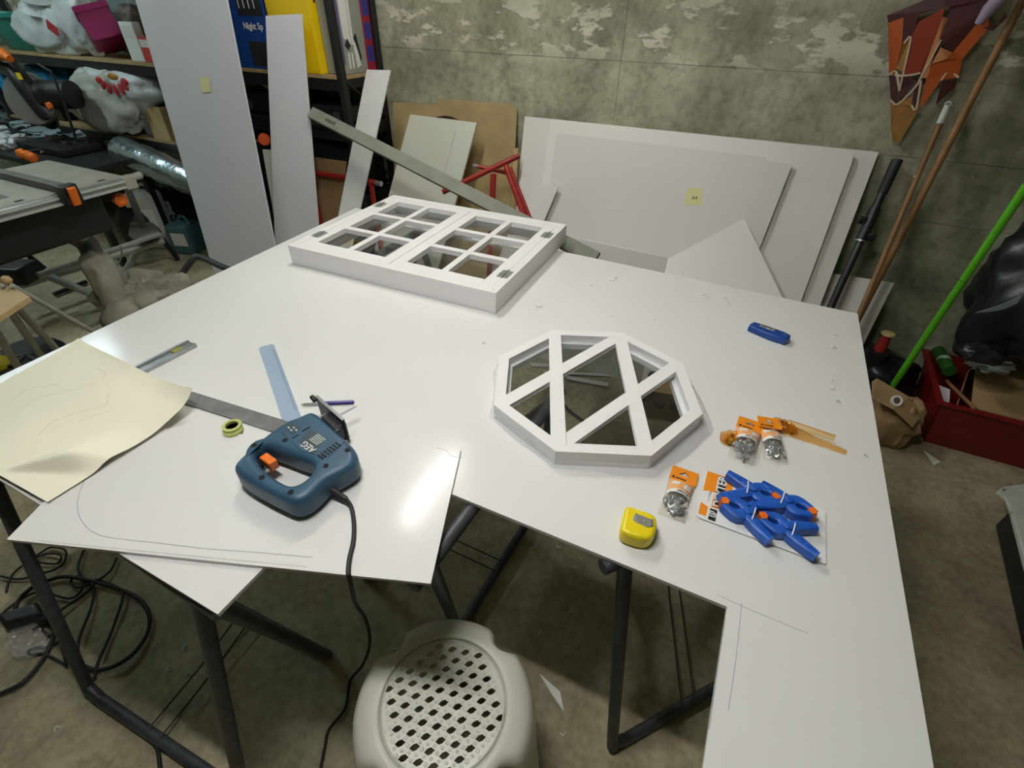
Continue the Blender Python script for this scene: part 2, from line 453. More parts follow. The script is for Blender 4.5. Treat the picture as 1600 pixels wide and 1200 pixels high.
def concrete_floor():
    m = bpy.data.materials.new('concrete_floor'); m.use_nodes = True; nt = m.node_tree; b = nt.nodes['Principled BSDF']
    N = nt.nodes.new; L = nt.links.new; tc = N('ShaderNodeTexCoord')
    def nz(scale, det=8):
        n = N('ShaderNodeTexNoise'); n.inputs['Scale'].default_value = scale; n.inputs['Detail'].default_value = det; n.inputs['Roughness'].default_value = 0.65
        L(tc.outputs['Object'], n.inputs['Vector']); return n
    n1 = nz(1.6); n2 = nz(40, 5); n3 = nz(7)
    r = N('ShaderNodeValToRGB'); e = r.color_ramp.elements
    e[0].position = 0.32; e[0].color = rgb(150, 140, 114); e[1].position = 0.7; e[1].color = rgb(196, 186, 154)
    L(n1.outputs['Fac'], r.inputs['Fac'])
    r2 = N('ShaderNodeValToRGB'); e = r2.color_ramp.elements
    e[0].position = 0.38; e[0].color = (0.5, 0.48, 0.42, 1); e[1].position = 0.58; e[1].color = (1, 1, 1, 1)
    mxn = N('ShaderNodeMixRGB'); mxn.inputs[0].default_value = 0.5; L(n2.outputs['Fac'], mxn.inputs[1]); L(n3.outputs['Fac'], mxn.inputs[2]); L(mxn.outputs['Color'], r2.inputs['Fac'])
    mx = N('ShaderNodeMixRGB'); mx.blend_type = 'MULTIPLY'; mx.inputs[0].default_value = 0.8
    L(r.outputs['Color'], mx.inputs[1]); L(r2.outputs['Color'], mx.inputs[2]); L(mx.outputs['Color'], b.inputs['Base Color'])
    b.inputs['Roughness'].default_value = 0.75
    bp = N('ShaderNodeBump'); bp.inputs['Strength'].default_value = 0.25; bp.inputs['Distance'].default_value = 0.008; L(mxn.outputs['Color'], bp.inputs['Height']); L(bp.outputs['Normal'], b.inputs['Normal'])
    MATS['concrete_floor'] = m
concrete_floor()

# ------------------------------------------------------------------ the room
WY = 2.65
XL, XR, YF, ZC = -5.9, 2.6, -3.0, 2.45
struct(MB().bx(XL, XR, YF, WY + 0.1, -0.1, 0.0).build('floor', 'concrete_floor'))
struct(MB().bx(XL, XR, YF, WY + 0.1, ZC, ZC + 0.1).build('ceiling', 'concrete_wall'))
struct(MB().bx(XL - 0.1, XL, YF, WY + 0.1, 0, ZC).build('wall_left', 'concrete_wall'))
struct(MB().bx(XR, XR + 0.1, YF, WY + 0.1, 0, ZC).build('wall_right', 'concrete_wall'))
struct(MB().bx(XL, XR, YF - 0.1, YF, 0, ZC).build('wall_front', 'concrete_wall'))
wall = MB().bx(XL, XR, WY + 0.006, WY + 0.1, 0, ZC).build('wall_back', 'concrete_wall'); struct(wall)
rows = [0.0, 0.80, 1.04, 1.31, 2.45]                       # shuttering panels of the cast wall, joints left open a few mm
for r in range(4):
    xs = [-5.9, -3.2, -0.70, 1.9, 2.6] if r > 1 else [-5.9, -2.7, -0.05, 2.6]
    for x0, x1 in zip(xs, xs[1:]):
        d = random.uniform(0.0, 0.0022)
        MB().bx(x0 + 0.0009, x1 - 0.0009, WY + d, WY + 0.006, rows[r] + 0.0009, rows[r + 1] - 0.0009).build('concrete_panel', 'concrete_wall', wall)
for i, (loc, ln, pw, col, rz) in enumerate(LAMPS):
    lx, ly = (0.10, ln + 0.08) if rz else (ln + 0.08, 0.10)
    t = thing('ceiling_tube_lamp', ['ceiling tube lamp above the white window frame', 'cool white ceiling tube lamp above the table saw', 'ceiling tube lamp above the white plastic stool'][i], 'lamp', (loc[0], loc[1], loc[2]))
    MB().bx(loc[0] - lx / 2, loc[0] + lx / 2, loc[1] - ly / 2, loc[1] + ly / 2, loc[2] + 0.02, ZC).build('housing', 'lamp_body', t, bevel=0.004)
    a = Vector((0, ln / 2, 0)) if rz else Vector((ln / 2, 0, 0))
    c = Vector((loc[0], loc[1], loc[2] - 0.02))
    rt_ = 0.018
    em = bpy.data.materials.new('tube_glow'); em.use_nodes = True; pb_ = em.node_tree.nodes['Principled BSDF']
    pb_.inputs['Base Color'].default_value = (0.9, 0.9, 0.9, 1); pb_.inputs['Emission Color'].default_value = (*col, 1); pb_.inputs['Emission Strength'].default_value = pw / (math.pi * 2 * math.pi * rt_ * ln)
    MB().tube([c - a, c + a], rt_, 12).build('tube', em, t, smooth=40)
    if i == 2:  # unseen baffles added to this lamp to keep its light off the upper wall
        for s_ in (-1, 1):
            MB().box(c + Vector((0, 0.056 * s_, 0.0)), (ln + 0.08, 0.004, 0.066)).build('added_light_baffle', 'lamp_body', t)
    for s_ in (-1, 1):
        MB().box(c + a * s_ + Vector((0, 0, 0.012)), (0.03, 0.03, 0.062)).build('socket', 'lamp_body', t)

# ------------------------------------------------------------------ trestles under the table (dark steel tube)
def trestle(label, A, B, apex, zt=0.7265, r=0.0145, wires=True):
    """A, B: floor bars (two floor points each); apex: two top points (x, y)"""
    c = (Vector((*A[0], 0)) + Vector((*B[1], 0))) / 2
    t = thing('steel_trestle', label, 'trestle', (c.x, c.y, 0), 'dark tubular steel trestles under the table')
    for bar, n in ((A, 'front'), (B, 'rear')):
        p0, p1 = Vector((*bar[0], r)), Vector((*bar[1], r))
        q0, q1 = Vector((*apex[0], zt)), Vector((*apex[1], zt))
        u = (p1 - p0).normalized()
        for p, q, s_ in ((p0, q0, 1), (p1, q1, -1)):
            k = (q - p).normalized()
            pts = [q, p + k * 0.06, p + k * 0.02 + u * s_ * 0.008, p + u * s_ * 0.045]
            MB().tube(catmull(pts, 4), r, 12).build('leg', 'steel_dark', t, smooth=40)
        MB().tube([p0 + u * 0.04, p1 - u * 0.04], r, 12).build('floor_bar', 'steel_dark', t, smooth=40)
    a0, a1 = Vector((*apex[0], zt)), Vector((*apex[1], zt)); u = (a1 - a0).normalized()
    MB().tube([a0 - u * 0.05, a1 + u * 0.05], r, 12).build('top_bar', 'steel_dark', t, smooth=40)
    if wires:
        for s_ in (0.42, 0.5):
            p = Vector((*A[0], 0.03)).lerp(Vector((*A[1], 0.03)), s_); q = Vector((*B[0], 0.03)).lerp(Vector((*B[1], 0.03)), s_)
            MB().tube([p, p.lerp(q, 0.5) - Vector((0, 0, 0.012)), q], 0.0022, 6).build('stay_wire', 'black_metal', t)
    return t
def fl(px, py, z=0.0): p = Z(px, py, z); return (p.x, p.y)
c0 = fl(145, 1085); c1 = fl(515, 1028); e1 = fl(395, 1245)
trestle('dark steel trestle under the sheet with the jigsaw, beside the cable coil', [c0, (c0[0] + 0.56, c0[1] + 0.02)], [(c1[0] - 0.56, c1[1] - 0.02), c1],
        [fl(-35, 700, 0.728), fl(312, 935, 0.728)])
c2 = fl(955, 1170)
trestle('dark steel trestle standing askew under the right half of the table', [c2, (c2[0] + 0.34, c2[1] + 0.40)], [(c2[0] - 0.18, c2[1] + 0.60), (c2[0] + 0.16, c2[1] + 1.0)],
        [fl(978, 870, 0.728), (fl(978, 870, 0.728)[0] + 0.32, fl(978, 870, 0.728)[1] + 0.38)])
c3 = fl(717, 990)
trestle('dark steel trestle behind the white plastic stool, under the middle of the table', [c3, (c3[0] + 0.03, c3[1] + 0.52)], [(c3[0] - 0.36, c3[1] + 0.02), (c3[0] - 0.33, c3[1] + 0.54)],
        [fl(672, 880, 0.728), (fl(672, 880, 0.728)[0] + 0.03, fl(672, 880, 0.728)[1] + 0.52)])
trestle('dark steel trestle under the back edge of the table below the window frame', [(-1.45, 1.18), (-1.45, 1.72)], [(-1.05, 1.18), (-1.05, 1.72)], [(-1.25, 1.2), (-1.25, 1.7)], wires=False)
trestle('dark steel trestle under the back right corner of the table', [(0.02, 1.36), (0.34, 1.36)], [(0.02, 1.68), (0.34, 1.68)], [(0.02, 1.52), (0.34, 1.52)], wires=False)

# ------------------------------------------------------------------ the big white sheet (house front with door cut out)
TZ = 0.750
TH = 0.008
bl = Vector((-1.592, 0.16, TZ)); L0 = Z(556, 325, TZ); L1 = Z(1340, 490, TZ); q1 = Z(1136, 948, TZ); q2 = Z(1098, 1200, TZ); q3 = Z(1459, 1200, TZ)
k = (q2 - q1) / (q1.y - q2.y); k2 = (q3 - L1) / (L1.y - q3.y)
legR0 = q1 + k * (q1.y - 0.16); legR1 = L1 + k2 * (L1.y - 0.16)
lc = Z(340, 960, TZ); lc2 = Z(412, 888, TZ)
cutL = Vector((lc.x + 0.006, q1.y + 0.003, TZ))
outer = [L0, L1, legR1, legR0, q1, cutL, lc, Vector((bl.x, lc.y + 0.004, TZ))]
oc_px = [(783, 555), (860, 518), (975, 518), (1070, 570), (1097, 641), (1015, 711), (866, 706), (768, 634)]
OZ = TZ + 0.040
oc = [Z(x, y, OZ) for x, y in oc_px]
ocC = sum(oc, Vector()) / 8
ocR = sum((p - ocC).length for p in oc) / 8
ocA = sum(math.atan2(math.sin(math.atan2((p - ocC).y, (p - ocC).x) - (math.radians(180) - math.radians(45) * i)), math.cos(math.atan2((p - ocC).y, (p - ocC).x) - (math.radians(180) - math.radians(45) * i))) for i, p in enumerate(oc)) / 8
def ov(i, r, z): a = math.radians(180 - 45 * i) + ocA; return Vector((ocC.x + r * math.cos(a), ocC.y + r * math.sin(a), z))
WT = TZ + 0.072
w0, w1, w2 = Z(449, 383, WT), Z(775, 458, WT), Z(898, 353, WT)
wu = (w1 - w0).normalized(); wv = Vector((-wu.y, wu.x, 0))
WL = (w1 - w0).length; WD = (w2 - w1).dot(wv)
def wp(u, v, z): p = w0 + wu * u + wv * v; return Vector((p.x, p.y, z))
hole_w = [wp(0.03, 0.03, TZ), wp(WL - 0.03, 0.03, TZ), wp(WL - 0.03, min(WD - 0.03, 0.50), TZ), wp(0.03, min(WD - 0.03, 0.50), TZ)]
hole_o = [ov(i, ocR - 0.022, TZ) for i in range(8)]
sheet = MB().prism(outer, (0, 0, -TH), [hole_w, hole_o]).build('sheet_table', 'pvc')
tag(sheet, 'big white plastic sheet laid on trestles as the work table, with cut-outs', 'sheet')
lines = [[Z(1122, 930, TZ), Z(1160, 948, TZ), Z(1262, 990, TZ)], [Z(1159, 942, TZ), Z(1150, 1030, TZ), Z(1138, 1110, TZ)]]
for ln in lines: line_strip(ln, 0.0009, (0, 0, 1), 0.0004).build('pencil_line', 'pencil', sheet)
line_strip([Z(1133, 968, TZ), Z(1122, 1040, TZ), Z(1108, 1140, TZ)], 0.0008, (0, 0, 1), 0.0004).build('pencil_line', 'pencil', sheet)

# second sheet under the jigsaw
SZ = TZ + 0.0075
up = [Z(10, 843, SZ), Z(673, 912, SZ), Z(720, 703, SZ), Z(185, 664, SZ)]
sh2 = MB().prism(up, (0, 0, -0.0065)).build('offcut_sheet', 'pvc')
tag(sh2, 'white plastic sheet under the blue jigsaw, with a pencilled rounded corner', 'sheet')
cv = [(133, 748), (123, 775), (122, 800), (132, 820), (150, 834), (178, 841), (250, 849), (330, 858), (410, 864), (488, 871)]
line_strip(catmull([Z(x, y, SZ) for x, y in cv], 5), 0.0011, (0, 0, 1), 0.0004).build('pencil_line', 'pencil', sh2)
line_strip([Z(60, 845, SZ), Z(250, 864, SZ), Z(480, 886, SZ)], 0.0007, (0, 0, 1), 0.0004).build('pencil_line', 'pencil', sh2)
# snapped corner: a few ragged cracks
line_strip([Z(682, 700, SZ), Z(698, 704, SZ), Z(703, 712, SZ), Z(722, 716, SZ)], 0.001, (0, 0, 1), 0.0004).build('crack', 'pencil', sh2)

# ------------------------------------------------------------------ casement window frame lying on the sheet
win = thing('casement_window', 'white two-sash window frame with twelve panes lying on the work table', 'window frame', wp(WL / 2, WD / 2, TZ))
def wbox(u0, u1, v0, v1, z0, z1):
    return MB().prism([wp(u0, v0, z0), wp(u1, v0, z0), wp(u1, v1, z0), wp(u0, v1, z0)], (0, 0, z1 - z0))
FW = 0.030
zb = TZ + 0.0005
def miter(a, b, c_, d): return MB().prism([wp(*a, zb), wp(*b, zb), wp(*c_, zb), wp(*d, zb)], (0, 0, WT - zb))
g = 0.0004
for pl in (((0 + g, 0), (WL - g, 0), (WL - FW - g, FW), (FW + g, FW)), ((WL, g), (WL, WD - g), (WL - FW, WD - FW - g), (WL - FW, FW + g)), ((WL - g, WD), (g, WD), (FW + g, WD - FW), (WL - FW - g, WD - FW)), ((0, WD - g), (0, g), (FW, FW + g), (FW, WD - FW - g))):
    miter(*pl).build('frame_rail', 'frame_white', win, bevel=0.0012)
MB().prism([wp(0.002, -0.0006, WT - 0.0135), wp(WL, -0.0006, WT - 0.0135), wp(WL, 0.002, WT - 0.0135), wp(0.002, 0.002, WT - 0.0135)], (0, 0, 0.0012)).build('edge_strip', 'frame_white', win)
SW = (WL - 2 * FW) / 2
z0s, z1s = WT - 0.020, WT - 0.0008
for k in range(2):
    s0 = FW + k * SW + 0.0012; s1 = FW + (k + 1) * SW - 0.0012; v0 = FW + 0.001; v1 = WD - FW - 0.001
    st, rl = 0.043, 0.040
    sash = wbox(s0, s0 + st, v0, v1, z0s, z1s).build('sash', 'frame_white', win, bevel=0.001)
    sash['label'] = ['left window sash with six panes', 'right window sash with six panes'][k]
    wbox(s1 - st, s1, v0, v1, z0s, z1s).build('stile', 'frame_white', sash, bevel=0.001)
    wbox(s0 + st, s1 - st, v0, v0 + rl, z0s, z1s).build('rail', 'frame_white', sash, bevel=0.001)
    wbox(s0 + st, s1 - st, v1 - rl, v1, z0s, z1s).build('rail', 'frame_white', sash, bevel=0.001)
    mu = 0.024; um = (s0 + s1) / 2; ih = (v1 - v0 - 2 * rl - 2 * mu) / 3
    wbox(um - mu / 2, um + mu / 2, v0 + rl, v1 - rl, z0s + 0.0003, z1s - 0.0003).build('glazing_bar', 'frame_white', sash, bevel=0.001)
    for j in range(2):
        vv = v0 + rl + ih * (j + 1) + mu * j
        for a, b in ((s0 + st, um - mu / 2), (um + mu / 2, s1 - st)):
            wbox(a, b, vv, vv + mu, z0s + 0.0003, z1s - 0.0003).build('glazing_bar', 'frame_white', sash, bevel=0.001)
    for j in range(3):
        vv = v0 + rl + (ih + mu) * j
        for a, b in ((s0 + st, um - mu / 2), (um + mu / 2, s1 - st)):
            wbox(a - 0.004, b + 0.004, vv - 0.004, vv + ih + 0.004, z0s - 0.0035, z0s - 0.0005).build('pane', 'glass', sash)
for (u, v) in ((FW, 0.13), (FW, WD - 0.14), (WL - FW, 0.13), (WL - FW, WD - 0.14)):
    h = wbox(u - 0.019, u - 0.001, v - 0.027, v + 0.027, WT - 0.0006, WT + 0.0010).build('hinge', 'zinc', win)
    wbox(u + 0.001, u + 0.019, v - 0.027, v + 0.027, WT - 0.0006, WT + 0.0010).build('hinge_leaf', 'zinc', h)
    MB().tube([wp(u, v - 0.030, WT + 0.0024), wp(u, v + 0.030, WT + 0.0024)], 0.0028, 8).build('hinge_pin', 'zinc', h, smooth=40)
    for du, dv in ((-0.010, -0.017), (-0.010, 0.017), (0.010, -0.017), (0.010, 0.017)):
        MB().lathe([(0.0026, 0), (0.0022, 0.0007), (0.0001, 0.001)], 8, M4(wp(u + du, v + dv, WT + 0.001), Matrix.Identity(3))).build('screw_head', 'chrome', h)

# ------------------------------------------------------------------ octagonal window frame
octo = thing('octagon_window', 'white octagonal window frame with crossing bars, wrapped in clear film', 'window frame', (ocC.x, ocC.y, TZ))
RW = 0.026
ri = ocR - RW / math.cos(math.radians(22.5))
for i in range(8):
    j = (i + 1) % 8
    MB().prism([ov(i, ocR, zb), ov(j, ocR, zb), ov(j, ri, zb), ov(i, ri, zb)], (0, 0, OZ - zb)).build('frame_rail', 'frame_white', octo)
    rl2 = ri - 0.010
    MB().prism([ov(i, ri + 0.001, zb), ov(j, ri + 0.001, zb), ov(j, rl2, zb), ov(i, rl2, zb)], (0, 0, 0.016)).build('glass_ledge', 'frame_white', octo)
for n_, (a, b) in enumerate(((1, 6), (2, 5), (7, 2), (6, 3))):
    p, q = ov(a, ri + 0.008, 0), ov(b, ri + 0.008, 0); d = (q - p).normalized(); s_ = Vector((-d.y, d.x, 0)) * 0.0160
    zz = OZ - 0.0002 * (n_ + 1)
    MB().prism([Vector((w.x, w.y, zz)) for w in (p + s_, p - s_, q - s_, q + s_)], (0, 0, -0.012)).build('lattice_bar', 'frame_white', octo, bevel=0.0008)
MB().prism([ov(i, ri - 0.002, TZ + 0.017) for i in range(8)], (0, 0, 0.002)).build('pane', 'glass', octo)
def filmring(u, v):
    a = u * 2 * math.pi; r0 = ocR * math.cos(math.radians(22.5)) / max(0.35, math.cos((((a - ocA) % math.radians(45)) - math.radians(22.5))))
    e = 0.009 + 0.026 * max(0, math.cos(a - math.radians(-8))) ** 2 + 0.008 * noise.noise(Vector((math.cos(a) * 4, math.sin(a) * 4, 1)))
    r = r0 + 0.0015 + v * e
    z = TZ + 0.0012 + (0.5 - 0.5 * math.cos(v * 2 * math.pi)) * (0.008 + 0.016 * abs(noise.noise(Vector((math.cos(a) * 6, math.sin(a) * 6, 4))))) + 0.014 * (1 - v) ** 2
    return Vector((ocC.x + r * math.cos(a), ocC.y + r * math.sin(a), z))
fm = MB().grid(filmring, 120, 8).build('protective_film', 'clear_film', octo, smooth=80); fm['label'] = 'clear crinkled plastic film'

# ------------------------------------------------------------------ things on the table
# --- cream pattern paper, corner curled, lying over the left edge
P00, P10, P11, P01 = Z(-60, 640, TZ), Z(128, 531, TZ), Z(322, 618, TZ), Z(80, 792, TZ)
P00 = Z(-150, 655, TZ); P01b = Z(80, 792, TZ)
def papr(u, v):
    # u: along the left edge side (0 near bottom-left, 1 at top corner), v: towards the right edge
    a = Z(-130, 672, TZ).lerp(Z(124, 532, TZ), u); b = Z(80, 791, TZ).lerp(Z(318, 640, TZ), u)
    p = a.lerp(b, v)
    h = 0.0022
    if p.x > -1.02 or True:
        h = 0.010 * min(1, max(0, (v - 0.15) / 0.35)) + 0.0022
    # top edge rolls up a little, right corner lifts
    e = max(0.0, (u - 0.86) / 0.14)
    h += 0.014 * e * e * (0.35 + 0.65 * v)
    c = max(0.0, (v - 0.55) / 0.45) * max(0.0, (u - 0.45) / 0.55)
    h += 0.040 * c * c
    # pinched cone-shaped fold near the bottom corner
    O_ = Z(8, 742, TZ); D_ = Z(150, 726, TZ) - O_; dl = D_.length; D_ = D_ / dl; N_ = Vector((-D_.y, D_.x, 0))
    s_ = (p - O_).dot(D_) / dl; n_ = (p - O_).dot(N_)
    if 0 < s_ < 1.6:
        wd = 0.085 * min(s_, 1.0) + 1e-4; x_ = n_ / wd; f_ = 1.0 if s_ < 0.8 else max(0.0, 1 - ((s_ - 0.8) / 0.8)) ** 1.5
        if -0.5 < x_ < 1.2: h += 0.040 * min(s_, 1.0) * f_ * (0.5 + 0.5 * math.cos(math.pi * x_ / 1.2) if x_ > 0 else 0.5 + 0.5 * math.cos(math.pi * x_ / 0.5))
    h += 0.0012 * noise.noise(Vector((u * 6, v * 6, 3)))
    q = p.copy(); q.z = TZ + max(h, 0.0015)
    return q
pp = MB().grid(papr, 70, 70).solid(0.0004).build('pattern_paper', 'paper', smooth=60)
tag(pp, 'large cream pattern paper with faint pencil drawing, curling at the edges', 'paper')
for ln in ([(30, 640), (60, 622), (110, 610), (150, 598)], [(60, 680), (90, 655), (140, 640), (165, 632), (170, 615)], [(20, 625), (45, 608), (95, 600)], [(120, 660), (150, 648), (175, 640)], [(150, 575), (165, 583), (160, 592)]):
    pts = []
    for x, y in ln:
        pts.append(Z(x, y, TZ + 0.0135))
    line_strip(catmull(pts, 5), 0.0007, (0, 0, 1), 0.0).build('pencil_line', mat('pencil_faint', (188, 182, 158), 0.8), pp)

# --- flat steel bar running from under the paper to under the jigsaw
def bar_between(px0, px1, w, z0, z1, name, m, parent=None, bev=0.0, zref=None):
    a = Z(*px0, zref if zref is not None else z0); b = Z(*px1, zref if zref is not None else z0)
    d = (b - a).normalized(); s_ = Vector((-d.y, d.x, 0)) * w / 2
    return MB().prism([Vector((p.x, p.y, z0)) for p in (a - s_, b - s_, b + s_, a + s_)], (0, 0, z1 - z0)).build(name, m, parent, bevel=bev)
fb = bar_between((262, 612), (480, 681), 0.040, TZ + 0.0005, TZ + 0.004, 'steel_straightedge', 'bar_grey')
tag(fb, 'dull grey flat steel bar showing between the paper and the jigsaw', 'straightedge')

# --- aluminium spirit level with yellow vial
a, b = Z(243, 569, TZ), Z(302, 539, TZ); a = a + (a - b) * 1.1
d = (b - a).normalized(); s_ = Vector((-d.y, d.x, 0))
lv = thing('spirit_level', 'small aluminium spirit level with a yellow vial beside the paper', 'level', (a + b) / 2)
def lprof(o0, o1, z0, z1): return MB().prism([Vector((p.x, p.y, TZ + z0)) for p in (a + s_ * o0, b + s_ * o0, b + s_ * o1, a + s_ * o1)], (0, 0, z1 - z0))
lprof(-0.020, -0.012, 0.0005, 0.011).build('flange', 'alu', lv, bevel=0.0006)
lprof(0.012, 0.020, 0.0005, 0.011).build('flange', 'alu', lv, bevel=0.0006)
lprof(-0.012, 0.012, 0.002, 0.007).build('web', 'alu', lv)
vc = a.lerp(b, 0.80) + Vector((0, 0, 0.009)) - s_ * 0.002
MB().box(vc, (0.026, 0.018, 0.006), frame((0, 0, 1), d)).build('vial_block', mat('vial_yellow', (150, 146, 62), 0.3), lv, bevel=0.002)

# --- translucent blue ruler
r0, r1 = Z(416, 541, TZ), Z(458, 660, TZ); d = (r1 - r0).normalized(); s_ = Vector((-d.y, d.x, 0)); LR = 0.40
rl = thing('plastic_ruler', 'translucent light blue plastic ruler half under the jigsaw', 'ruler', r0.lerp(r1, 0.5))
def rpt(u, v, z): p = r0 + d * u + s_ * v; return Vector((p.x, p.y, z))
rw = 0.020
out = [rpt(0.006, -rw, TZ + 0.001), rpt(0, -rw + 0.006, TZ + 0.001), rpt(0, rw - 0.006, TZ + 0.001), rpt(0.006, rw, TZ + 0.001), rpt(LR, rw, TZ + 0.001), rpt(LR, -rw, TZ + 0.001)]
MB().prism(out, (0, 0, 0.002)).build('blade', 'ruler_blue', rl)
MB().prism([rpt(0.006, rw - 0.004, TZ + 0.0031), rpt(LR, rw - 0.004, TZ + 0.0031), rpt(LR, rw, TZ + 0.0031), rpt(0.006, rw, TZ + 0.0031)], (0, 0, 0.0006)).build('rim', 'ruler_blue', rl)
mb = MB()
for i in range(60):
    u = 0.03 + i * 0.005; L_ = 0.007 if i % 10 == 0 else (0.005 if i % 5 == 0 else 0.003)
    mb.prism([rpt(u, rw - 0.005, TZ + 0.0032), rpt(u + 0.0007, rw - 0.005, TZ + 0.0032), rpt(u + 0.0007, rw - 0.005 - L_, TZ + 0.0032), rpt(u, rw - 0.005 - L_, TZ + 0.0032)], (0, 0, 0.0002))
tk = mb.build('tick_marks', mat('tick', (60, 84, 110), 0.6), rl); tk['kind'] = 'stuff'
arc = [rpt(0.085 + 0.10 * math.sin(t), -rw + 0.002 + 0.026 * math.sin(t * 1.0), TZ + 0.0032) for t in [i * 0.12 for i in range(13)]]
line_strip(arc, 0.0012, (0, 0, 1)).build('printed_arc', mat('tick2', (120, 168, 206), 0.5), rl)
RO = Vector((0.90313, 0.42910, 0.0)).normalized()

# --- rolls of green masking tape
tp = thing('masking_tape_roll', 'two thin rolls of pale green masking tape stuck together beside the steel bar', 'tape roll', Z(364, 668, SZ))
for i, (dz, dx) in enumerate(((0.0, 0.004), (0.007, 0.0))):
    c = Z(365, 671, SZ) + Vector((dx, -dx, dz))
    MB().lathe([(0.0135, 0), (0.0205, 0), (0.0205, 0.0065), (0.0135, 0.0065), (0.0135, 0)], 28, M4(c, Matrix.Identity(3))).build('tape_ring', 'green_tape', tp, smooth=40)

# --- pen behind the saw shoe
pa, pb = Z(470, 632, TZ + 0.005), Z(553, 628, TZ + 0.005); u = (pb - pa).normalized()
pen = thing('ballpoint_pen', 'purple ballpoint pen lying behind the jigsaw', 'pen', pa.lerp(pb, 0.5) - Vector((0, 0, 0.005)))
MB().tube([pa.lerp(pb, 0.33), pb - u * 0.004, pb], [0.0048, 0.0048, 0.003], 10).build('barrel', 'purple', pen, smooth=40)
MB().tube([pa, pa + u * 0.008, pa.lerp(pb, 0.33)], [0.0008, 0.0028, 0.0034], 10).build('tip', 'chrome', pen, smooth=40)

# --- the blue jigsaw lying on its side
JB, JT = SZ + 0.001, SZ + 0.060
jo = [(364, 724), (378, 708), (400, 688), (424, 670), (447, 655), (464, 649), (483, 641), (496, 645), (526, 671), (550, 693), (558, 708), (554, 722), (535, 735), (512, 747), (484, 773), (456, 783), (426, 771), (390, 752), (370, 738)]
jh = [(402, 698), (414, 694), (434, 700), (458, 709), (482, 718), (489, 729), (482, 740), (466, 752), (450, 754), (430, 744), (410, 729), (398, 711)]
jw = thing('jigsaw', 'dark blue electric jigsaw with an orange trigger lying on its side', 'jigsaw', Z(460, 740, SZ))
def jz(l, z=JT): return [Z(x, y, z) for x, y in l]
jout = jz(jo); jhol = jz(jh)
body = MB().rprism(catmull(jout, 3, True), JB, JT, 0.016, [catmull(jhol, 3, True)], seg=6, rb=0.020).build('body', 'jig_blue', jw, smooth=70)
# parting seam of the two shell halves
jc = sum(jout, Vector()) / len(jout)
# raised flat nose panel and rating plate
npl = [(447, 662), (480, 648), (494, 652), (538, 690), (512, 715), (470, 704), (440, 676)]
MB().rprism([Z(x, y, JT + 0.0012) for x, y in npl], JT - 0.006, JT + 0.0012, 0.001).build('side_panel', 'jig_blue', jw, smooth=40)
pn = [(467, 690), (484, 670), (509, 684), (489, 709)]
plq = [Z(x, y, JT + 0.0018) for x, y in pn]
pt_ = MB().prism(plq, (0, 0, -0.001)).build('rating_plate', 'jig_label', jw)
pc = sum(plq, Vector()) / 4
du = (Z(469, 690, JT) - Z(490, 705, JT)); du.z = 0; du.normalize()
def TM(p, xdir, zup=(0, 0, 1)): return M4(p, frame(zup, xdir))
text('AEG', 0.020, TM(Z(482, 698, JT + 0.0021), du), 'print_grey', 'lettering', pt_, bold=0.0004)
dv = Vector((-du.y, du.x, 0))
for i in range(5):
    o = Z(494, 688, JT + 0.0021) - dv * (0.0046 * i - 0.006)
    for k in range(5):
        MB().box(o + du * (k * 0.0056 - 0.011), (0.0042 - (0.001 if (i + k) % 3 == 0 else 0), 0.0026, 0.0003), frame((0, 0, 1), du)).build('small_print', 'print_grey', pt_)
sq = [(447, 668), (457, 664), (467, 672), (456, 680)]
lab = MB().prism([Z(x, y, JT + 0.0018) for x, y in [(444, 666), (458, 659), (470, 670), (455, 680)]], (0, 0, -0.001)).build('type_label', 'jig_label', jw)
for k in range(4):
    MB().box(Z(451 + k * 4, 668 + (k % 2) * 4, JT + 0.0021), (0.006, 0.003, 0.0003), frame((0, 0, 1), du)).build('small_print', 'print_grey', lab)
for i in range(7):
    p = Z(501 + i * 4.5, 714 - i * 3.3, JT + 0.0014)
    MB().box(p, (0.016, 0.0034, 0.0016), frame((0, 0, 1), du)).build('vent_slot', 'dark_void', jw)
for (x, y) in ((397, 696), (445, 688), (509, 728), (543, 703), (409, 746), (454, 769), (476, 661)):
    MB().lathe([(0.0001, 0.0), (0.0035, 0.0004), (0.0052, 0.0012), (0.0056, 0.0002)], 14, M4(Z(x, y, JT), Matrix.Identity(3))).build('screw_recess', 'dark_void', jw)
for p0, p1 in (((457, 685), (467, 679)), ((472, 674), (484, 667))):
    q0, q1_ = Z(*p0, JT + 0.0014), Z(*p1, JT + 0.0014)
    MB().tube([q0, q1_], 0.0014, 6).build('seam_slot', 'dark_void', jw)
MB().box(Z(421, 722, JT - 0.022), (0.034, 0.018, 0.022), frame((0, 0, 1), Z(433, 730, JT) - Z(410, 713, JT))).build('trigger', 'orange', jw, bevel=0.0025)
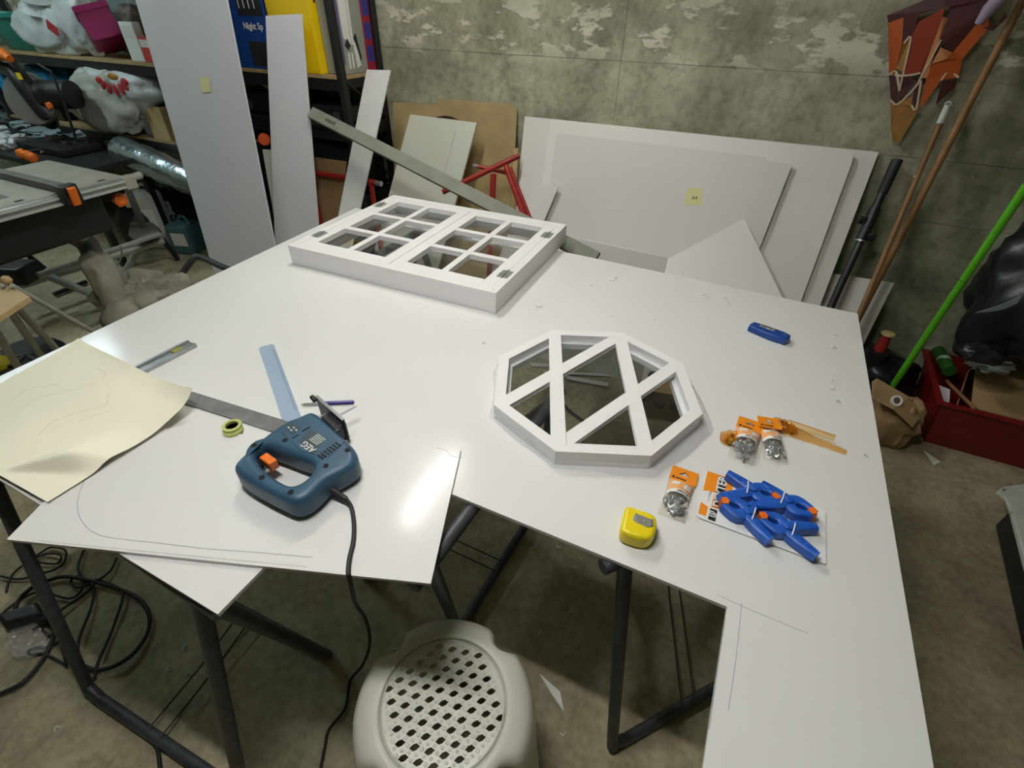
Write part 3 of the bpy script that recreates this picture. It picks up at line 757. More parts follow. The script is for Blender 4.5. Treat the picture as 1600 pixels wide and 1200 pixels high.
# gear head, shoe and blade at the nose
nose = Z(522, 655, JB + 0.03)
gdir = (Z(551, 690, 0.8) - Z(480, 625, 0.8)); gdir.z = 0; gdir.normalize()
gn = Vector((-gdir.y, gdir.x, 0))
if gn.y < 0: gn = -gn
MB().box(Z(524, 668, JB + 0.030), (0.058, 0.030, 0.046), frame((0, 0, 1), gdir)).build('gear_head', 'black_metal', jw, bevel=0.004)
sc = Z(516, 656, JB + 0.036)
shoe = MB().box(sc + gn * 0.006, (0.118, 0.0035, 0.062), frame((0, 0, 1), gdir)).build('shoe', 'steel_dark', jw, bevel=0.001)
MB().box(sc + gn * 0.0055 + Vector((0, 0, 0.0318)), (0.112, 0.0065, 0.003), frame((0, 0, 1), gdir)).build('shoe_rim', 'alu', shoe)
MB().box(sc + gn * 0.0085 - Vector((0, 0, 0.012)), (0.112, 0.0025, 0.005), frame((0, 0, 1), gdir)).build('shoe_rim', 'alu', shoe)
MB().box(sc - gn * 0.008 + gdir * 0.038, (0.040, 0.020, 0.030), frame((0, 0, 1), gdir)).build('bevel_bracket', 'black_plastic', jw, bevel=0.003)
MB().tube([sc - gdir * 0.056 + Vector((0, 0, 0.02)), sc - gdir * 0.070 + Vector((0, 0, 0.026))], 0.005, 10).build('guide_knob', 'black_plastic', jw, smooth=40)
MB().box(sc - gn * 0.004 - gdir * 0.018, (0.012, 0.024, 0.008), frame((0, 0, 1), gdir)).build('plunger', 'chrome', jw, bevel=0.001)
b0 = sc + gn * 0.004 + gdir * 0.002
MB().prism([b0 + gdir * 0.004, b0 - gdir * 0.004, b0 - gdir * 0.003 + gn * 0.058, b0 + gdir * 0.001 + gn * 0.062], (0, 0, 0.0014)).build('saw_blade', 'alu', jw)
cp = [Z(500, 752, JB + 0.032), Z(508, 757, JB + 0.030), Z(541, 780, JB + 0.014)]
MB().tube(cp, [0.0072, 0.0068, 0.0052], 10).build('cord_sleeve', 'black_rubber', jw, smooth=40)
cpts = [Z(541, 780, JB + 0.014), Z(549, 793, SZ + 0.008), Z(553, 818, SZ + 0.0045), Z(552, 845, SZ + 0.0045), Z(546, 872, SZ + 0.0045), Z(544, 893, SZ + 0.005), Z(546, 903, SZ - 0.005), Z(551, 925, SZ - 0.06)]
for x, y, z in ((556, 944, 0.60), (570, 965, 0.48), (577, 990, 0.34), (576, 1015, 0.20), (566, 1040, 0.09), (548, 1062, 0.03), (543, 1090, 0.006), (536, 1112, 0.006), (514, 1140, 0.006), (508, 1165, 0.006), (503, 1190, 0.006), (496, 1230, 0.006), (488, 1280, 0.006)):
    cpts.append(Z(x, y, z))
MB().tube(catmull(cpts, 6), 0.0040, 8).build('power_cord', 'black_rubber', jw, smooth=60)

# --- yellow tape measure
tc = [Z(980, 793, TZ + 0.030), Z(1028, 806, TZ + 0.030), Z(1030, 820, TZ + 0.030), Z(1018, 843, TZ + 0.03), Z(985, 838, TZ + 0.03), Z(968, 830, TZ + 0.030)]
tm = thing('tape_measure', 'yellow tape measure with a steel belt clip', 'tape measure', Z(1000, 830, TZ))
m0 = Z(1000, 834, TZ + 0.0)
du_ = (Z(1030, 820, TZ) - Z(975, 805, TZ)); du_.z = 0; du_.normalize(); dv_ = Vector((-du_.y, du_.x, 0))
def tmp(u, v, z): p = Z(999, 818, TZ + 0.03) + du_ * u + dv_ * v; return Vector((p.x, p.y, TZ + z))
prof = [(-0.031, -0.020), (-0.026, -0.030), (-0.010, -0.0335), (0.014, -0.032), (0.027, -0.020), (0.031, 0.000), (0.029, 0.018), (0.020, 0.028), (0.000, 0.030), (-0.024, 0.032), (-0.030, 0.024), (-0.031, 0.0)]
MB().rprism(catmull([tmp(u, v, 0) for u, v in prof], 2, True), TZ + 0.0005, TZ + 0.0345, 0.008, seg=5).build('case', 'yellow', tm, smooth=60)
MB().prism([tmp(u, v, 0.0358) for u, v in ((-0.014, 0.002), (-0.010, 0.017), (0.020, 0.012), (0.022, -0.003), (0.016, -0.008), (-0.008, -0.003))], (0, 0, -0.0018)).build('belt_clip', 'chrome', tm, bevel=0.0008)
MB().lathe([(0.003, 0), (0.0025, 0.0012), (0.0001, 0.0016)], 10, M4(tmp(0.008, 0.003, 0.0358), Matrix.Identity(3))).build('clip_screw', 'zinc', tm)
MB().prism([tmp(u, v, 0.0372) for u, v in ((0.017, 0.012), (0.022, 0.011), (0.024, -0.003), (0.019, -0.004))], (0, 0, -0.002)).build('clip_fold', 'bar_grey', tm)
MB().prism([tmp(u, v, 0.012) for u, v in ((0.010, 0.028), (0.024, 0.026), (0.030, 0.018), (0.032, 0.024), (0.024, 0.032))], (0, 0, -0.010)).build('tape_mouth', 'black_plastic', tm)

# --- blue folding utility knife
ka, kb = Z(1171, 509, TZ + 0.012), Z(1233, 532, TZ + 0.012); kd = (kb - ka); kd.z = 0; KL = kd.length; kd.normalize(); ks = Vector((-kd.y, kd.x, 0))
kn = thing('utility_knife', 'blue folding utility knife with a steel clip near the back corner', 'knife', ka.lerp(kb, 0.5) - Vector((0, 0, 0.012)))
def kp(u, v, z): p = ka + kd * u * KL + ks * v; return Vector((p.x, p.y, TZ + z))
hb = [kp(u, v, 0.016) for u, v in ((0.02, -0.016), (0.0, 0.0), (0.03, 0.018), (0.35, 0.023), (0.8, 0.024), (0.97, 0.018), (1.0, 0.0), (0.96, -0.018), (0.6, -0.022), (0.25, -0.019))]
MB().rprism(hb, TZ + 0.0005, TZ + 0.022, 0.006).build('handle', 'knife_blue', kn, smooth=50)
cl = MB().prism([kp(u, v, 0.0240) for u, v in ((0.22, 0.000), (0.22, 0.014), (0.58, 0.014), (0.60, 0.000))], (0, 0, -0.0022)).build('clip', 'chrome', kn, bevel=0.0006)
MB().prism([kp(u, v, 0.0246) for u, v in ((0.28, 0.006), (0.28, 0.009), (0.52, 0.009), (0.52, 0.006))], (0, 0, -0.0007)).build('clip_slot', 'print_black', cl)
MB().lathe([(0.003, 0), (0.003, 0.001), (0.0001, 0.0012)], 10, M4(kp(0.85, 0.003, 0.022), Matrix.Identity(3))).build('rivet', 'zinc', kn)

# --- bags of bolts with orange headers
BOLT = None
def bolts_mesh(mb, c, rad, n, seed, zlo):
    rnd = random.Random(seed)
    for i in range(n):
        a = rnd.uniform(0, 6.28); r = rad[0] * math.sqrt(rnd.random())
        p = c + RX3 @ Vector((r * math.cos(a), rad[1] / rad[0] * r * math.sin(a), 0)); p.z = zlo + 0.004 + rnd.uniform(0, 0.010)
        d = Vector((rnd.uniform(-1, 1), rnd.uniform(-1, 1), rnd.uniform(-0.5, 0.9))).normalized()
        mb.lathe([(0.0058, 0), (0.0058, 0.004)], 6, M4(p, frame(d)))
        if i % 2: mb.lathe([(0.0028, 0), (0.0028, 0.014)], 8, M4(p, frame(-d)))
        else: mb.lathe([(0.0030, 0.004), (0.0030, 0.0045)], 8, M4(p, frame(d)))
def bolt_bag(label, top, bot, w, seed, zoff=0.0, header='orange_card', filmm='pouch_film', lift=0.004, hdr=0.28, lab=True):
    """top, bot: pixel centres of the header's far end and the pouch's near end"""
    global RX3
    a, b = Z(*top, TZ), Z(*bot, TZ); L_ = (b - a).length; v = (b - a).normalized(); u = Vector((-v.y, v.x, 0))
    if u.x < 0: u = -u
    RX3 = Matrix((u, v, Vector((0, 0, 1)))).transposed()
    t = thing('bolt_bag', label, 'hardware bag', a.lerp(b, 0.6), 'bags of bolts with orange headers')
    def P(x, y, z): q = a + u * x * w / 2 + v * y * L_; return Vector((q.x, q.y, TZ + zoff + z))
    def thick(y): return 0.003 + 0.017 * max(0.0, math.sin(min(1, max(0, (y - hdr) / (1 - hdr))) * math.pi)) ** 0.6
    hz = lift
    slot = [P(x, y, hz) for x, y in ((-0.34, hdr * 0.42), (-0.12, hdr * 0.36), (-0.08, hdr * 0.24), (0.08, hdr * 0.24), (0.12, hdr * 0.36), (0.34, hdr * 0.42), (0.34, hdr * 0.56), (-0.34, hdr * 0.56))]
    hd = MB().prism([P(-0.98, 0, hz), P(0.98, 0, hz), P(1, hdr, hz), P(-1, hdr, hz)], (0, 0, 0.0008), [slot]).build('header_card', header, t)
    MB().prism([P(-0.8, hdr * 0.74, hz + 0.0009), P(-0.62, hdr * 0.74, hz + 0.0009), P(-0.62, hdr * 0.88, hz + 0.0009), P(-0.8, hdr * 0.88, hz + 0.0009)], (0, 0, 0.0003)).build('printed_mark', 'card_black', hd)
    MB().prism([P(-0.55, hdr * 0.78, hz + 0.0009), P(0.25, hdr * 0.78, hz + 0.0009), P(0.25, hdr * 0.86, hz + 0.0009), P(-0.55, hdr * 0.86, hz + 0.0009)], (0, 0, 0.0003)).build('printed_mark', 'card_black', hd)
    def top_(x, y):
        yy = hdr + (1 - hdr) * y; xx = 2 * x - 1
        h = thick(yy) * max(0, 1 - abs(xx) ** 3.0) + 0.0016 + 0.0014 * noise.noise(Vector((xx * 4, yy * 12, seed)))
        return P(xx * (1 - 0.10 * math.sin(y * 3.14)), yy, max(h, 0.0012))
    def bot_(x, y):
        q = top_(x, y); yy = hdr + (1 - hdr) * y
        q.z = TZ + zoff + 0.0006; return q
    lb = 0.36
    MB().grid(lambda x, y: top_(x, y * 1.0), 14, 18).build('pouch_front', filmm, t, smooth=80)
    MB().grid(lambda x, y: bot_(1 - x, y), 6, 6).build('pouch_back', filmm, t, smooth=80)
    if lab:
        l1 = MB().grid(lambda x, y: top_(0.04 + 0.92 * x, 0.02 + y * lb) + Vector((0, 0, 0.0007)), 8, 6).build('product_label', 'peach_label', t, smooth=80)
        l1['label'] = 'peach printed label'
        MB().grid(lambda x, y: top_(0.04 + 0.92 * x, 0.02 + lb + y * 0.10) + Vector((0, 0, 0.0008)), 8, 2).build('label_band', 'card_white', t, smooth=80)
        MB().grid(lambda x, y: top_(0.14 + 0.30 * x, 0.12 + y * 0.10) + Vector((0, 0, 0.0012)), 3, 2).build('printed_patch', 'card_white', l1, smooth=80)
        MB().grid(lambda x, y: top_(0.62 + 0.26 * x, 0.16 + y * 0.16) + Vector((0, 0, 0.0012)), 3, 2).build('printed_patch', 'card_white', l1, smooth=80)
        MB().grid(lambda x, y: top_(0.40 + 0.46 * x, 0.415 + y * 0.025) + Vector((0, 0, 0.0013)), 3, 1).build('printed_text', 'card_black', t, smooth=80)
    mb = MB(); bolts_mesh(mb, a.lerp(b, hdr + (1 - hdr) * 0.68), (w * 0.36, L_ * 0.17), 26, seed, TZ + zoff)
    bo = mb.build('bolts', 'zinc', t); bo['kind'] = 'stuff'; bo['label'] = 'loose zinc-plated bolts inside the bag'
    return t
RX3 = Matrix.Identity(3)
bolt_bag('bag of zinc bolts beside the yellow tape measure', (1071, 736), (1048, 811), 0.054, 1)
bolt_bag('leftmost of the three heaped bags of bolts with orange headers', (1172, 661), (1156, 722), 0.056, 2, zoff=0.006)
bolt_bag('bag of bolts leaning between two others in the heap, header tilted to the left', (1197, 660), (1211, 723), 0.050, 3, zoff=0.003, lift=0.012)
# gold-tinted bags underneath, one trailing its orange film
def gold_bag(label, c, rx, ry, ang, seed):
    t = thing('gold_bag', label, 'hardware bag', Vector((c.x, c.y, TZ)), 'bags of bolts with orange headers')
    R_ = RZm(ang)
    MB().blob(c + Vector((0, 0, 0.008)), (rx, ry, 0.011), seed, 0.25, 2.0, 20, 12, R=R_, wr=0.2, wf=3, flat=TZ + 0.0005).build('pouch', 'amber_film', t, smooth=70)
    mb = MB()
    rnd = random.Random(seed)
    for i in range(14):
        p = c + R_ @ Vector((rnd.uniform(-0.6, 0.6) * rx, rnd.uniform(-0.6, 0.6) * ry, 0)); p.z = TZ + 0.004 + rnd.uniform(0, 0.006)
        mb.lathe([(0.005, 0), (0.005, 0.004)], 6, M4(p, frame((rnd.uniform(-1, 1), rnd.uniform(-1, 1), 0.6))))
    bo = mb.build('bolts', mat('brass', (190, 150, 52), 0.3, metal=0.9), t); bo['kind'] = 'stuff'
    return t
gold_bag('crumpled gold-tinted hardware bag peeping out at the left of the heap', Z(1141, 688, TZ), 0.028, 0.022, 0.7, 5)
g_ = gold_bag('gold-tinted hardware bag at the far right of the heap, trailing orange film', Z(1224, 669, TZ), 0.030, 0.018, -0.4, 7)
def tail(u, v):
    a = Z(1222, 672, TZ); b = Z(1322, 708, TZ); p = a.lerp(b, u); w = 0.030 * (1 - 0.55 * u) + 0.004
    d = (b - a).normalized(); s_ = Vector((-d.y, d.x, 0)); p = p + s_ * (v - 0.5) * w
    p.z = TZ + 0.002 + 0.020 * (1 - u) * math.sin(v * 3.1) + 0.005 * abs(noise.noise(Vector((u * 5, v * 3, 2))))
    return p
MB().grid(tail, 20, 6).build('film_tail', 'amber_film', g_, smooth=80)
def tail2(u, v):
    a = Z(1228, 668, TZ); b = Z(1300, 692, TZ); p = a.lerp(b, u); d = (b - a).normalized(); s_ = Vector((-d.y, d.x, 0)); p = p + s_ * (v - 0.5) * 0.024 * (1 - 0.5 * u)
    p.z = TZ + 0.012 + 0.012 * math.sin(v * 3.1); return p
MB().grid(tail2, 12, 4).build('header_strip', 'amber_film', g_, smooth=80)

# --- card of spring clamps
cq = [Z(1105, 735, TZ + 0.003), Z(1290, 797, TZ + 0.003), Z(1288, 882, TZ + 0.003), Z(1090, 808, TZ + 0.003)]
cu_ = (cq[1] - cq[0]).normalized(); cvv = Vector((-cu_.y, cu_.x, 0)); CL = (cq[1] - cq[0]).length; CW = -(cq[3] - cq[0]).dot(cvv)
def cp_(x, y, z): p = cq[0] + cu_ * x * CL - cvv * y * CW; return Vector((p.x, p.y, TZ + z))
ck = thing('clamp_card', 'white and orange packaging card under the blue spring clamps', 'packaging', cp_(0.5, 0.5, 0))
slot = [cp_(x, y, 0.002) for x, y in ((0.075, 0.40), (0.062, 0.47), (0.062, 0.60), (0.075, 0.66), (0.088, 0.60), (0.088, 0.47))]
card = MB().prism([cp_(0.0, 0.02, 0.002), cp_(0.008, 0, 0.002), cp_(0.99, 0, 0.002), cp_(1, 0.02, 0.002), cp_(1, 0.98, 0.002), cp_(0.99, 1, 0.002), cp_(0.02, 1, 0.002), cp_(0.0, 0.97, 0.002)], (0, 0, 0.0012), [slot]).build('card', 'card_white', ck)
MB().prism([cp_(x, y, 0.0033) for x, y in ((0.005, 0.01), (0.24, 0.01), (0.24, 0.32), (0.10, 0.42), (0.06, 0.42), (0.005, 0.45))], (0, 0, 0.0002)).build('orange_print', 'orange_card', card)
MB().prism([cp_(x, y, 0.0033) for x, y in ((0.10, 0.44), (0.16, 0.40), (0.16, 0.72), (0.10, 0.72))], (0, 0, 0.0002)).build('orange_print', 'orange_card', card)
MB().prism([cp_(x, y, 0.0036) for x, y in ((0.115, 0.03), (0.185, 0.03), (0.185, 0.70), (0.115, 0.70))], (0, 0, 0.0002)).build('brand_band', 'card_black', card)
text('DEXTER', 0.024, M4(cp_(0.150, 0.36, 0.0040), frame((0, 0, 1), cvv)), 'print_white', 'lettering', card, bold=0.0007)
MB().prism([cp_(x, y, 0.0036) for x, y in ((0.01, 0.70), (0.075, 0.74), (0.075, 0.93), (0.01, 0.93))], (0, 0, 0.0002)).build('orange_print', 'orange_card', card)
MB().prism([cp_(x, y, 0.0036) for x, y in ((0.095, 0.75), (0.155, 0.75), (0.155, 0.97), (0.095, 0.97))], (0, 0, 0.0002)).build('number_patch', 'card_black', card)
text('10', 0.017, M4(cp_(0.118, 0.86, 0.0040), frame((0, 0, 1), cvv)), 'print_white', 'lettering', card, bold=0.0006)
text('cm', 0.008, M4(cp_(0.144, 0.86, 0.0040), frame((0, 0, 1), cvv)), 'print_white', 'lettering', card, bold=0.0002)

def spring_clamp(label, tip, piv, h1, h2, z0=0.005):
    zc_ = TZ + z0 + 0.012
    T_, P_, A_, B_ = (Z(x, y, zc_) for x, y in (tip, piv, h1, h2))
    t = thing('spring_clamp', label, 'clamp', Vector((P_.x, P_.y, TZ + z0)), 'blue spring clamps on one card')
    ax = (T_ - P_).normalized(); sd = Vector((-ax.y, ax.x, 0))
    for n_, (H, sg) in enumerate(((A_, 1), (B_, -1))):
        s0 = 1 if (H - P_).dot(sd) > 0 else -1
        if n_ == 1: s0 = -(1 if (A_ - P_).dot(sd) > 0 else -1)
        JL = (T_ - P_).length
        jaw = [P_ + sd * s0 * 0.006, P_ + ax * 0.35 * JL + sd * (s0 * 0.015), P_ + ax * 0.75 * JL + sd * (s0 * 0.012), T_ + sd * s0 * 0.006]
        path = catmull([H, H.lerp(P_, 0.55) + sd * s0 * 0.004] + jaw, 4)
        wd = [0.0072 + 0.0042 * math.sin(min(1, i / (len(path) - 1) * 1.25) * math.pi) for i in range(len(path))]
        mb = MB(); zh = 0.0095
        ring = []
        for i, p in enumerate(path):
            tg = (path[min(i + 1, len(path) - 1)] - path[max(i - 1, 0)]).normalized(); nn = Vector((-tg.y, tg.x, 0)) * wd[i]
            zz = Vector((0, 0, zh))
            ring.append([p + nn - zz, p + nn + zz * 0.7, p + nn * 0.6 + zz, p - nn * 0.6 + zz, p - nn + zz * 0.7, p - nn - zz])
        vs_ = [q for r_ in ring for q in r_]; n6 = 6
        fs = [(i * n6 + k, (i + 1) * n6 + k, (i + 1) * n6 + (k + 1) % n6, i * n6 + (k + 1) % n6) for i in range(len(ring) - 1) for k in range(n6)]
        fs += [tuple(reversed(range(n6))), tuple(range((len(ring) - 1) * n6, len(ring) * n6))]
        mb.add(vs_, [tuple(reversed(f)) for f in fs])
        arm = mb.build('lever_arm', 'clamp_blue', t, bevel=0.0012)
        for k in range(7):                       # grip ribs on the handle
            p = H.lerp(P_, 0.10 + 0.07 * k); tg = (P_ - H).normalized()
            MB().box(p + Vector((0, 0, zh)), (0.0016, 0.0085, 0.0014), frame((0, 0, 1), tg)).build('grip_rib', 'clamp_blue', arm)
    MB().lathe([(0.0085, -0.012), (0.0085, 0.0125), (0.0070, 0.0135), (0.0001, 0.0138)], 16, M4(P_, Matrix.Identity(3))).build('pivot', 'clamp_blue', t, smooth=40)
    sp = [P_ + sd * (0.019 * math.cos(a)) + Vector((0, 0, 0.0142 * math.sin(a) ** 0.8)) - ax * 0.010 for a in [i * math.pi / 12 for i in range(13)]]
    MB().tube(sp, 0.0013, 6).build('cable_tie', 'card_white', t, smooth=60)
    star = [T_ + Vector((0, 0, 0.010)) + ax * (r_ * math.cos(a)) + sd * (r_ * math.sin(a)) for i in range(12) for a, r_ in [(i * math.pi / 6, 0.0090 if i % 2 else 0.0070)]]
    MB().prism(star, (0, 0, -0.018)).build('swivel_pad', 'orange', t, bevel=0.0008)
    return t
spring_clamp('blue spring clamp nearest the black lettering at the top of the card', (1210, 779), (1174, 768), (1136, 741), (1124, 778))
spring_clamp('blue spring clamp at the upper right of the card, orange pad pointing right', (1267, 803), (1229, 786), (1189, 757), (1180, 792), 0.006)
spring_clamp('blue spring clamp at the left of the card, orange pad pointing left', (1131, 787), (1167, 803), (1203, 846), (1178, 790), 0.004)
spring_clamp('lowest blue spring clamp, its long handle near the lower right card corner', (1190, 810), (1228, 827), (1276, 870), (1275, 826), 0.004)

# --- curls of plastic shavings strewn over the sheet
rnd = random.Random(11)
SH = [(843, 478, 1.5), (838, 483, 0.8), (728, 505, .7), (757, 535, .8), (955, 437, 1.2), (962, 434, .8), (925, 447, .8), (1100, 460, 1), (1106, 464, .7), (1137, 474, 1.3), (1133, 466, .7), (1307, 524, .9), (1304, 545, 1.3), (1299, 582, 1), (1297, 606, .9), (1301, 597, .7), (1310, 631, 1.3), (1352, 715, 1), (956, 493, .5), (1023, 500, .5), (888, 444, .6), (655, 475, .6)]
SHL = ['curled shaving nearest the front right corner of the white window frame', 'small shaving beside the curl right of the window frame', 'speck of plastic in front of the window frame', 'lone shaving between window frame and octagon frame', 'larger of two shavings at the back edge of the sheet', 'smaller of two shavings at the back edge of the sheet', 'shaving left of the pair at the back edge of the sheet', 'shaving behind the blue knife, left of a pair', 'shaving behind the blue knife, right of a pair', 'large curl just left of the blue knife', 'small curl just behind the large one by the knife', 'shaving nearest the back right table corner', 'large curl near the right edge, right of the blue knife', 'topmost of three shavings at the right edge of the sheet', 'lowest of three shavings at the right edge of the sheet', 'middle of three shavings at the right edge of the sheet', 'large curl at the right edge behind the bolt bags', 'shaving at the right edge beside the trailing orange film', 'tiny speck of plastic behind the octagon frame, left one', 'tiny speck of plastic behind the octagon frame, right one', 'tiny speck of plastic beside the right side of the window frame', 'tiny speck of plastic along the front of the window frame']
for (x, y, s_), lb_ in zip(SH, SHL):
    p = Z(x, y, TZ + 0.001); a0 = rnd.uniform(0, 6.28); r = 0.008 * s_
    pts = [p + Vector((r * math.cos(a0 + k * 0.75) * (1 - k * 0.06), r * math.sin(a0 + k * 0.75) * (1 - k * 0.06), 0.0006 + 0.0011 * k * s_)) for k in range(6)]
    o = MB().tube(catmull(pts, 2), [0.0004 + 0.0013 * s_ * math.sin(math.pi * i / 10) for i in range(11)], 5).build('plastic_shaving', 'shaving', smooth=60)
    tag(o, lb_, 'shaving', 'plastic shavings strewn over the table')

# ------------------------------------------------------------------ white plastic stool with pierced seat
stz = 0.40
sc0 = Z(693, 1099, stz); sx = Z(836, 1095, stz) - Z(553, 1095, stz)
SR = 0.150
back = (Z(703, 957, stz) - sc0); sa = math.atan2(back.y, back.x)
st = thing('plastic_stool', 'white plastic stool with a pierced round seat in front of the table', 'stool', (sc0.x, sc0.y, 0))
R_in = 0.128
def lobe(a, r, amp):
    w = abs(math.cos(2 * (a - sa)))
    n_ = max(0.0, 1 - (abs(((a - sa) % (math.pi / 2)) - math.pi / 4) / 0.20) ** 2)
    return r * (1 - amp * n_)
prof = [(R_in, 0.002, 0), (R_in + 0.004, 0.004, 0), (R_in + 0.012, 0.004, 0.0), (0.154, 0.001, 0.04), (0.168, -0.006, 0.10), (0.179, -0.022, 0.15), (0.186, -0.060, 0.18), (0.191, -0.13, 0.20), (0.197, -0.24, 0.20), (0.206, -0.36, 0.2), (0.210, -0.40, 0.2)]
NS = 96
vs_ = []
for r, z, amp in prof:
    for k in range(NS):
        a = 2 * math.pi * k / NS; rr = lobe(a, r, amp)
        vs_.append(Vector((sc0.x + rr * math.cos(a), sc0.y + rr * math.sin(a), stz + z)))
fs = []
for i in range(len(prof) - 1):
    for k in range(NS):
        a = 2 * math.pi * (k + 0.5) / NS
        open_ = abs(((a - sa) % (math.pi / 2)) - math.pi / 4) < (0.30 if i >= 7 else 0.0)
        if open_ and i >= 7: continue
        fs.append((i * NS + k, (i + 1) * NS + k, (i + 1) * NS + (k + 1) % NS, i * NS + (k + 1) % NS)[::-1])
mb = MB(); mb.add(vs_, fs)
sk = mb.build('skirt_and_legs', 'stool_white', st, smooth=60)
sm = sk.modifiers.new('thick', 'SOLIDIFY'); sm.thickness = 0.003; sm.offset = -1
# pierced seat: lattice of diamond cells, each with a leaf-shaped hole
ga = sa + math.radians(-14)
e1 = Vector((math.cos(ga - 0.62), math.sin(ga - 0.62), 0)) * 0.0255; e2 = Vector((math.cos(ga + 0.62), math.sin(ga + 0.62), 0)) * 0.0255
mb = MB(); zt_ = stz + 0.0015
lf = (e1 - e2) * 0.5
lg = (e1 + e2) * 0.5
for i in range(-9, 10):
    for j in range(-9, 10):
        c = sc0 + e1 * i + e2 * j; d0 = (Vector((c.x, c.y, 0)) - Vector((sc0.x, sc0.y, 0))).length
        if d0 > 0.139: continue
        c = Vector((c.x, c.y, zt_))
        cor = [c + lg, c + (lg + lf) / 2, c + lf, c + (lf - lg) / 2, c - lg, c - (lg + lf) / 2, c - lf, c + (lg - lf) / 2]
        hs = 1.0 if d0 < 0.120 else 0.0
        if hs:
            hl = [c + lg * 0.34 + lf * 0.10, c + lg * 0.26 + lf * 0.34, c + lf * 0.66 + lg * 0.20, c - lg * 0.16 + lf * 0.34, c - lg * 0.34 - lf * 0.10, c - lg * 0.26 - lf * 0.34, c - lf * 0.66 - lg * 0.20, c + lg * 0.16 - lf * 0.34]
            dn = Vector((0, 0, 0.004))
            o = len(mb.v); mb.v += cor + hl + [p - dn for p in hl]
            for k in range(8):
                k2_ = (k + 1) % 8
                mb.f.append((o + k2_, o + k, o + 8 + k, o + 8 + k2_)); mb.f.append((o + 8 + k2_, o + 8 + k, o + 16 + k, o + 16 + k2_))
            # raised floral bead pattern around the hole
        else:
            o = len(mb.v); mb.v += cor; mb.f.append(tuple(o + k for k in reversed(range(8))))
mb.build('pierced_seat', 'stool_white', st)
mb = MB()
for i in range(-9, 10):
    for j in range(-9, 10):
        for q, rr in ((e1 * 0.5, 0.0036), (e2 * 0.5, 0.0036), (e1 * 0.5 + e2 * 0.5, 0.0045)):
            c = sc0 + e1 * i + e2 * j + q; c = Vector((c.x, c.y, zt_))
            if (c - Vector((sc0.x, sc0.y, zt_))).length < R_in - 0.006:
                mb.lathe([(rr, 0), (rr * 0.8, 0.0010), (rr * 0.35, 0.0012), (0.0002, 0.0006)], 6, M4(c, Matrix.Identity(3)), a0=0.3 * i)
bd = mb.build('floral_relief', 'stool_white', st, smooth=50); bd['kind'] = 'stuff'
MB().tube([Vector((sc0.x + (R_in - 0.004) * math.cos(2 * math.pi * k / 64), sc0.y + (R_in - 0.004) * math.sin(2 * math.pi * k / 64), stz + 0.002)) for k in range(64)], 0.0022, 6, closed=True).build('seat_bead', 'stool_white', st, smooth=60)

# ------------------------------------------------------------------ sheets leaning at the back wall
def lean_pts(px, yb, m, ground=(True, True)):
    P = [LN(x, y, yb, m) for x, y in px]
    if ground[0]:
        a, b = P[1], P[0]; t = a.z / (a.z - b.z); P[0] = a + (b - a) * t
    if ground[1]:
        a, b = P[-2], P[-1]; t = a.z / (a.z - b.z); P[-1] = a + (b - a) * t
    return P
def lean_panel(name, label, cat, px, yb, m, mt='pvc_sheet', th=0.008, ground=(True, True), holes=(), group=None, origin=None):
    P = lean_pts(px, yb, m, ground)
    nrm = Vector((0, 1, -m)).normalized()
    H = [[LN(x, y, yb, m) for x, y in h] for h in holes]
    o = MB().prism(P, nrm * th, H).build(name, mt)
    o.location.z += 0.001
    return tag(o, label, cat, group)
ML = 0.36
lean_panel('leaning_sheet', 'rearmost and largest white sheet leaning on the concrete wall', 'sheet', [(806, 320), (820, 182), (1373, 238), (1284, 470)], 2.255, ML)
lean_panel('leaning_sheet', 'white leaning sheet with a rounded top right corner, second from the wall', 'sheet', [(846, 290), (861, 186), (1318, 234), (1328, 237), (1333, 243), (1332, 252), (1252, 470)], 2.228, ML, 'pvc_sheet_bright')
pC = lean_panel('leaning_sheet', 'white leaning sheet carrying the yellow sticky note, third from the wall', 'sheet', [(858, 300), (869, 208), (1196, 246), (1199, 252), (1238, 257), (1193, 372)], 2.200, ML, 'pvc_sheet_grey')
lean_panel('leaning_offcut', 'narrow white offcut leaning behind the back right corner of the window frame', 'sheet', [(800, 352), (828, 286), (873, 291), (851, 342)], 2.16, ML)
lean_panel('leaning_offcut', 'low white strip standing behind the back edge of the table, small hole in its corner', 'sheet', [(880, 388), (893, 371), (1043, 403), (1037, 432)], 2.04, 0.10, holes=[[(1038 + 2 * math.cos(a), 408 + 2 * math.sin(a)) for a in [i * 0.785 for i in range(8)]]])
# pointed offcut: one corner up
pk, rr, ll = LN(1163, 342, 1.90, 0.72), LN(1222, 465, 1.90, 0.72), LN(1035, 409, 1.90, 0.72)
Rr = pk + (rr - pk) * (pk.z / (pk.z - rr.z)); Ll = pk + (ll - pk) * 0.93
o = MB().prism([Ll, pk, Rr, Vector((Ll.x + 0.05, 1.90, 0))], Vector((0, 1, -0.72)).normalized() * 0.006).build('pointed_offcut', 'pvc_sheet'); o.location.z += 0.001
tag(o, 'pointed white offcut leaning in front of the sheets, one corner up', 'sheet')
lean_panel('leaning_offcut', 'short white offcut leaning behind the poles at the wall', 'sheet', [(1262, 520), (1296, 427), (1397, 442), (1352, 532)], 2.36, 0.36)
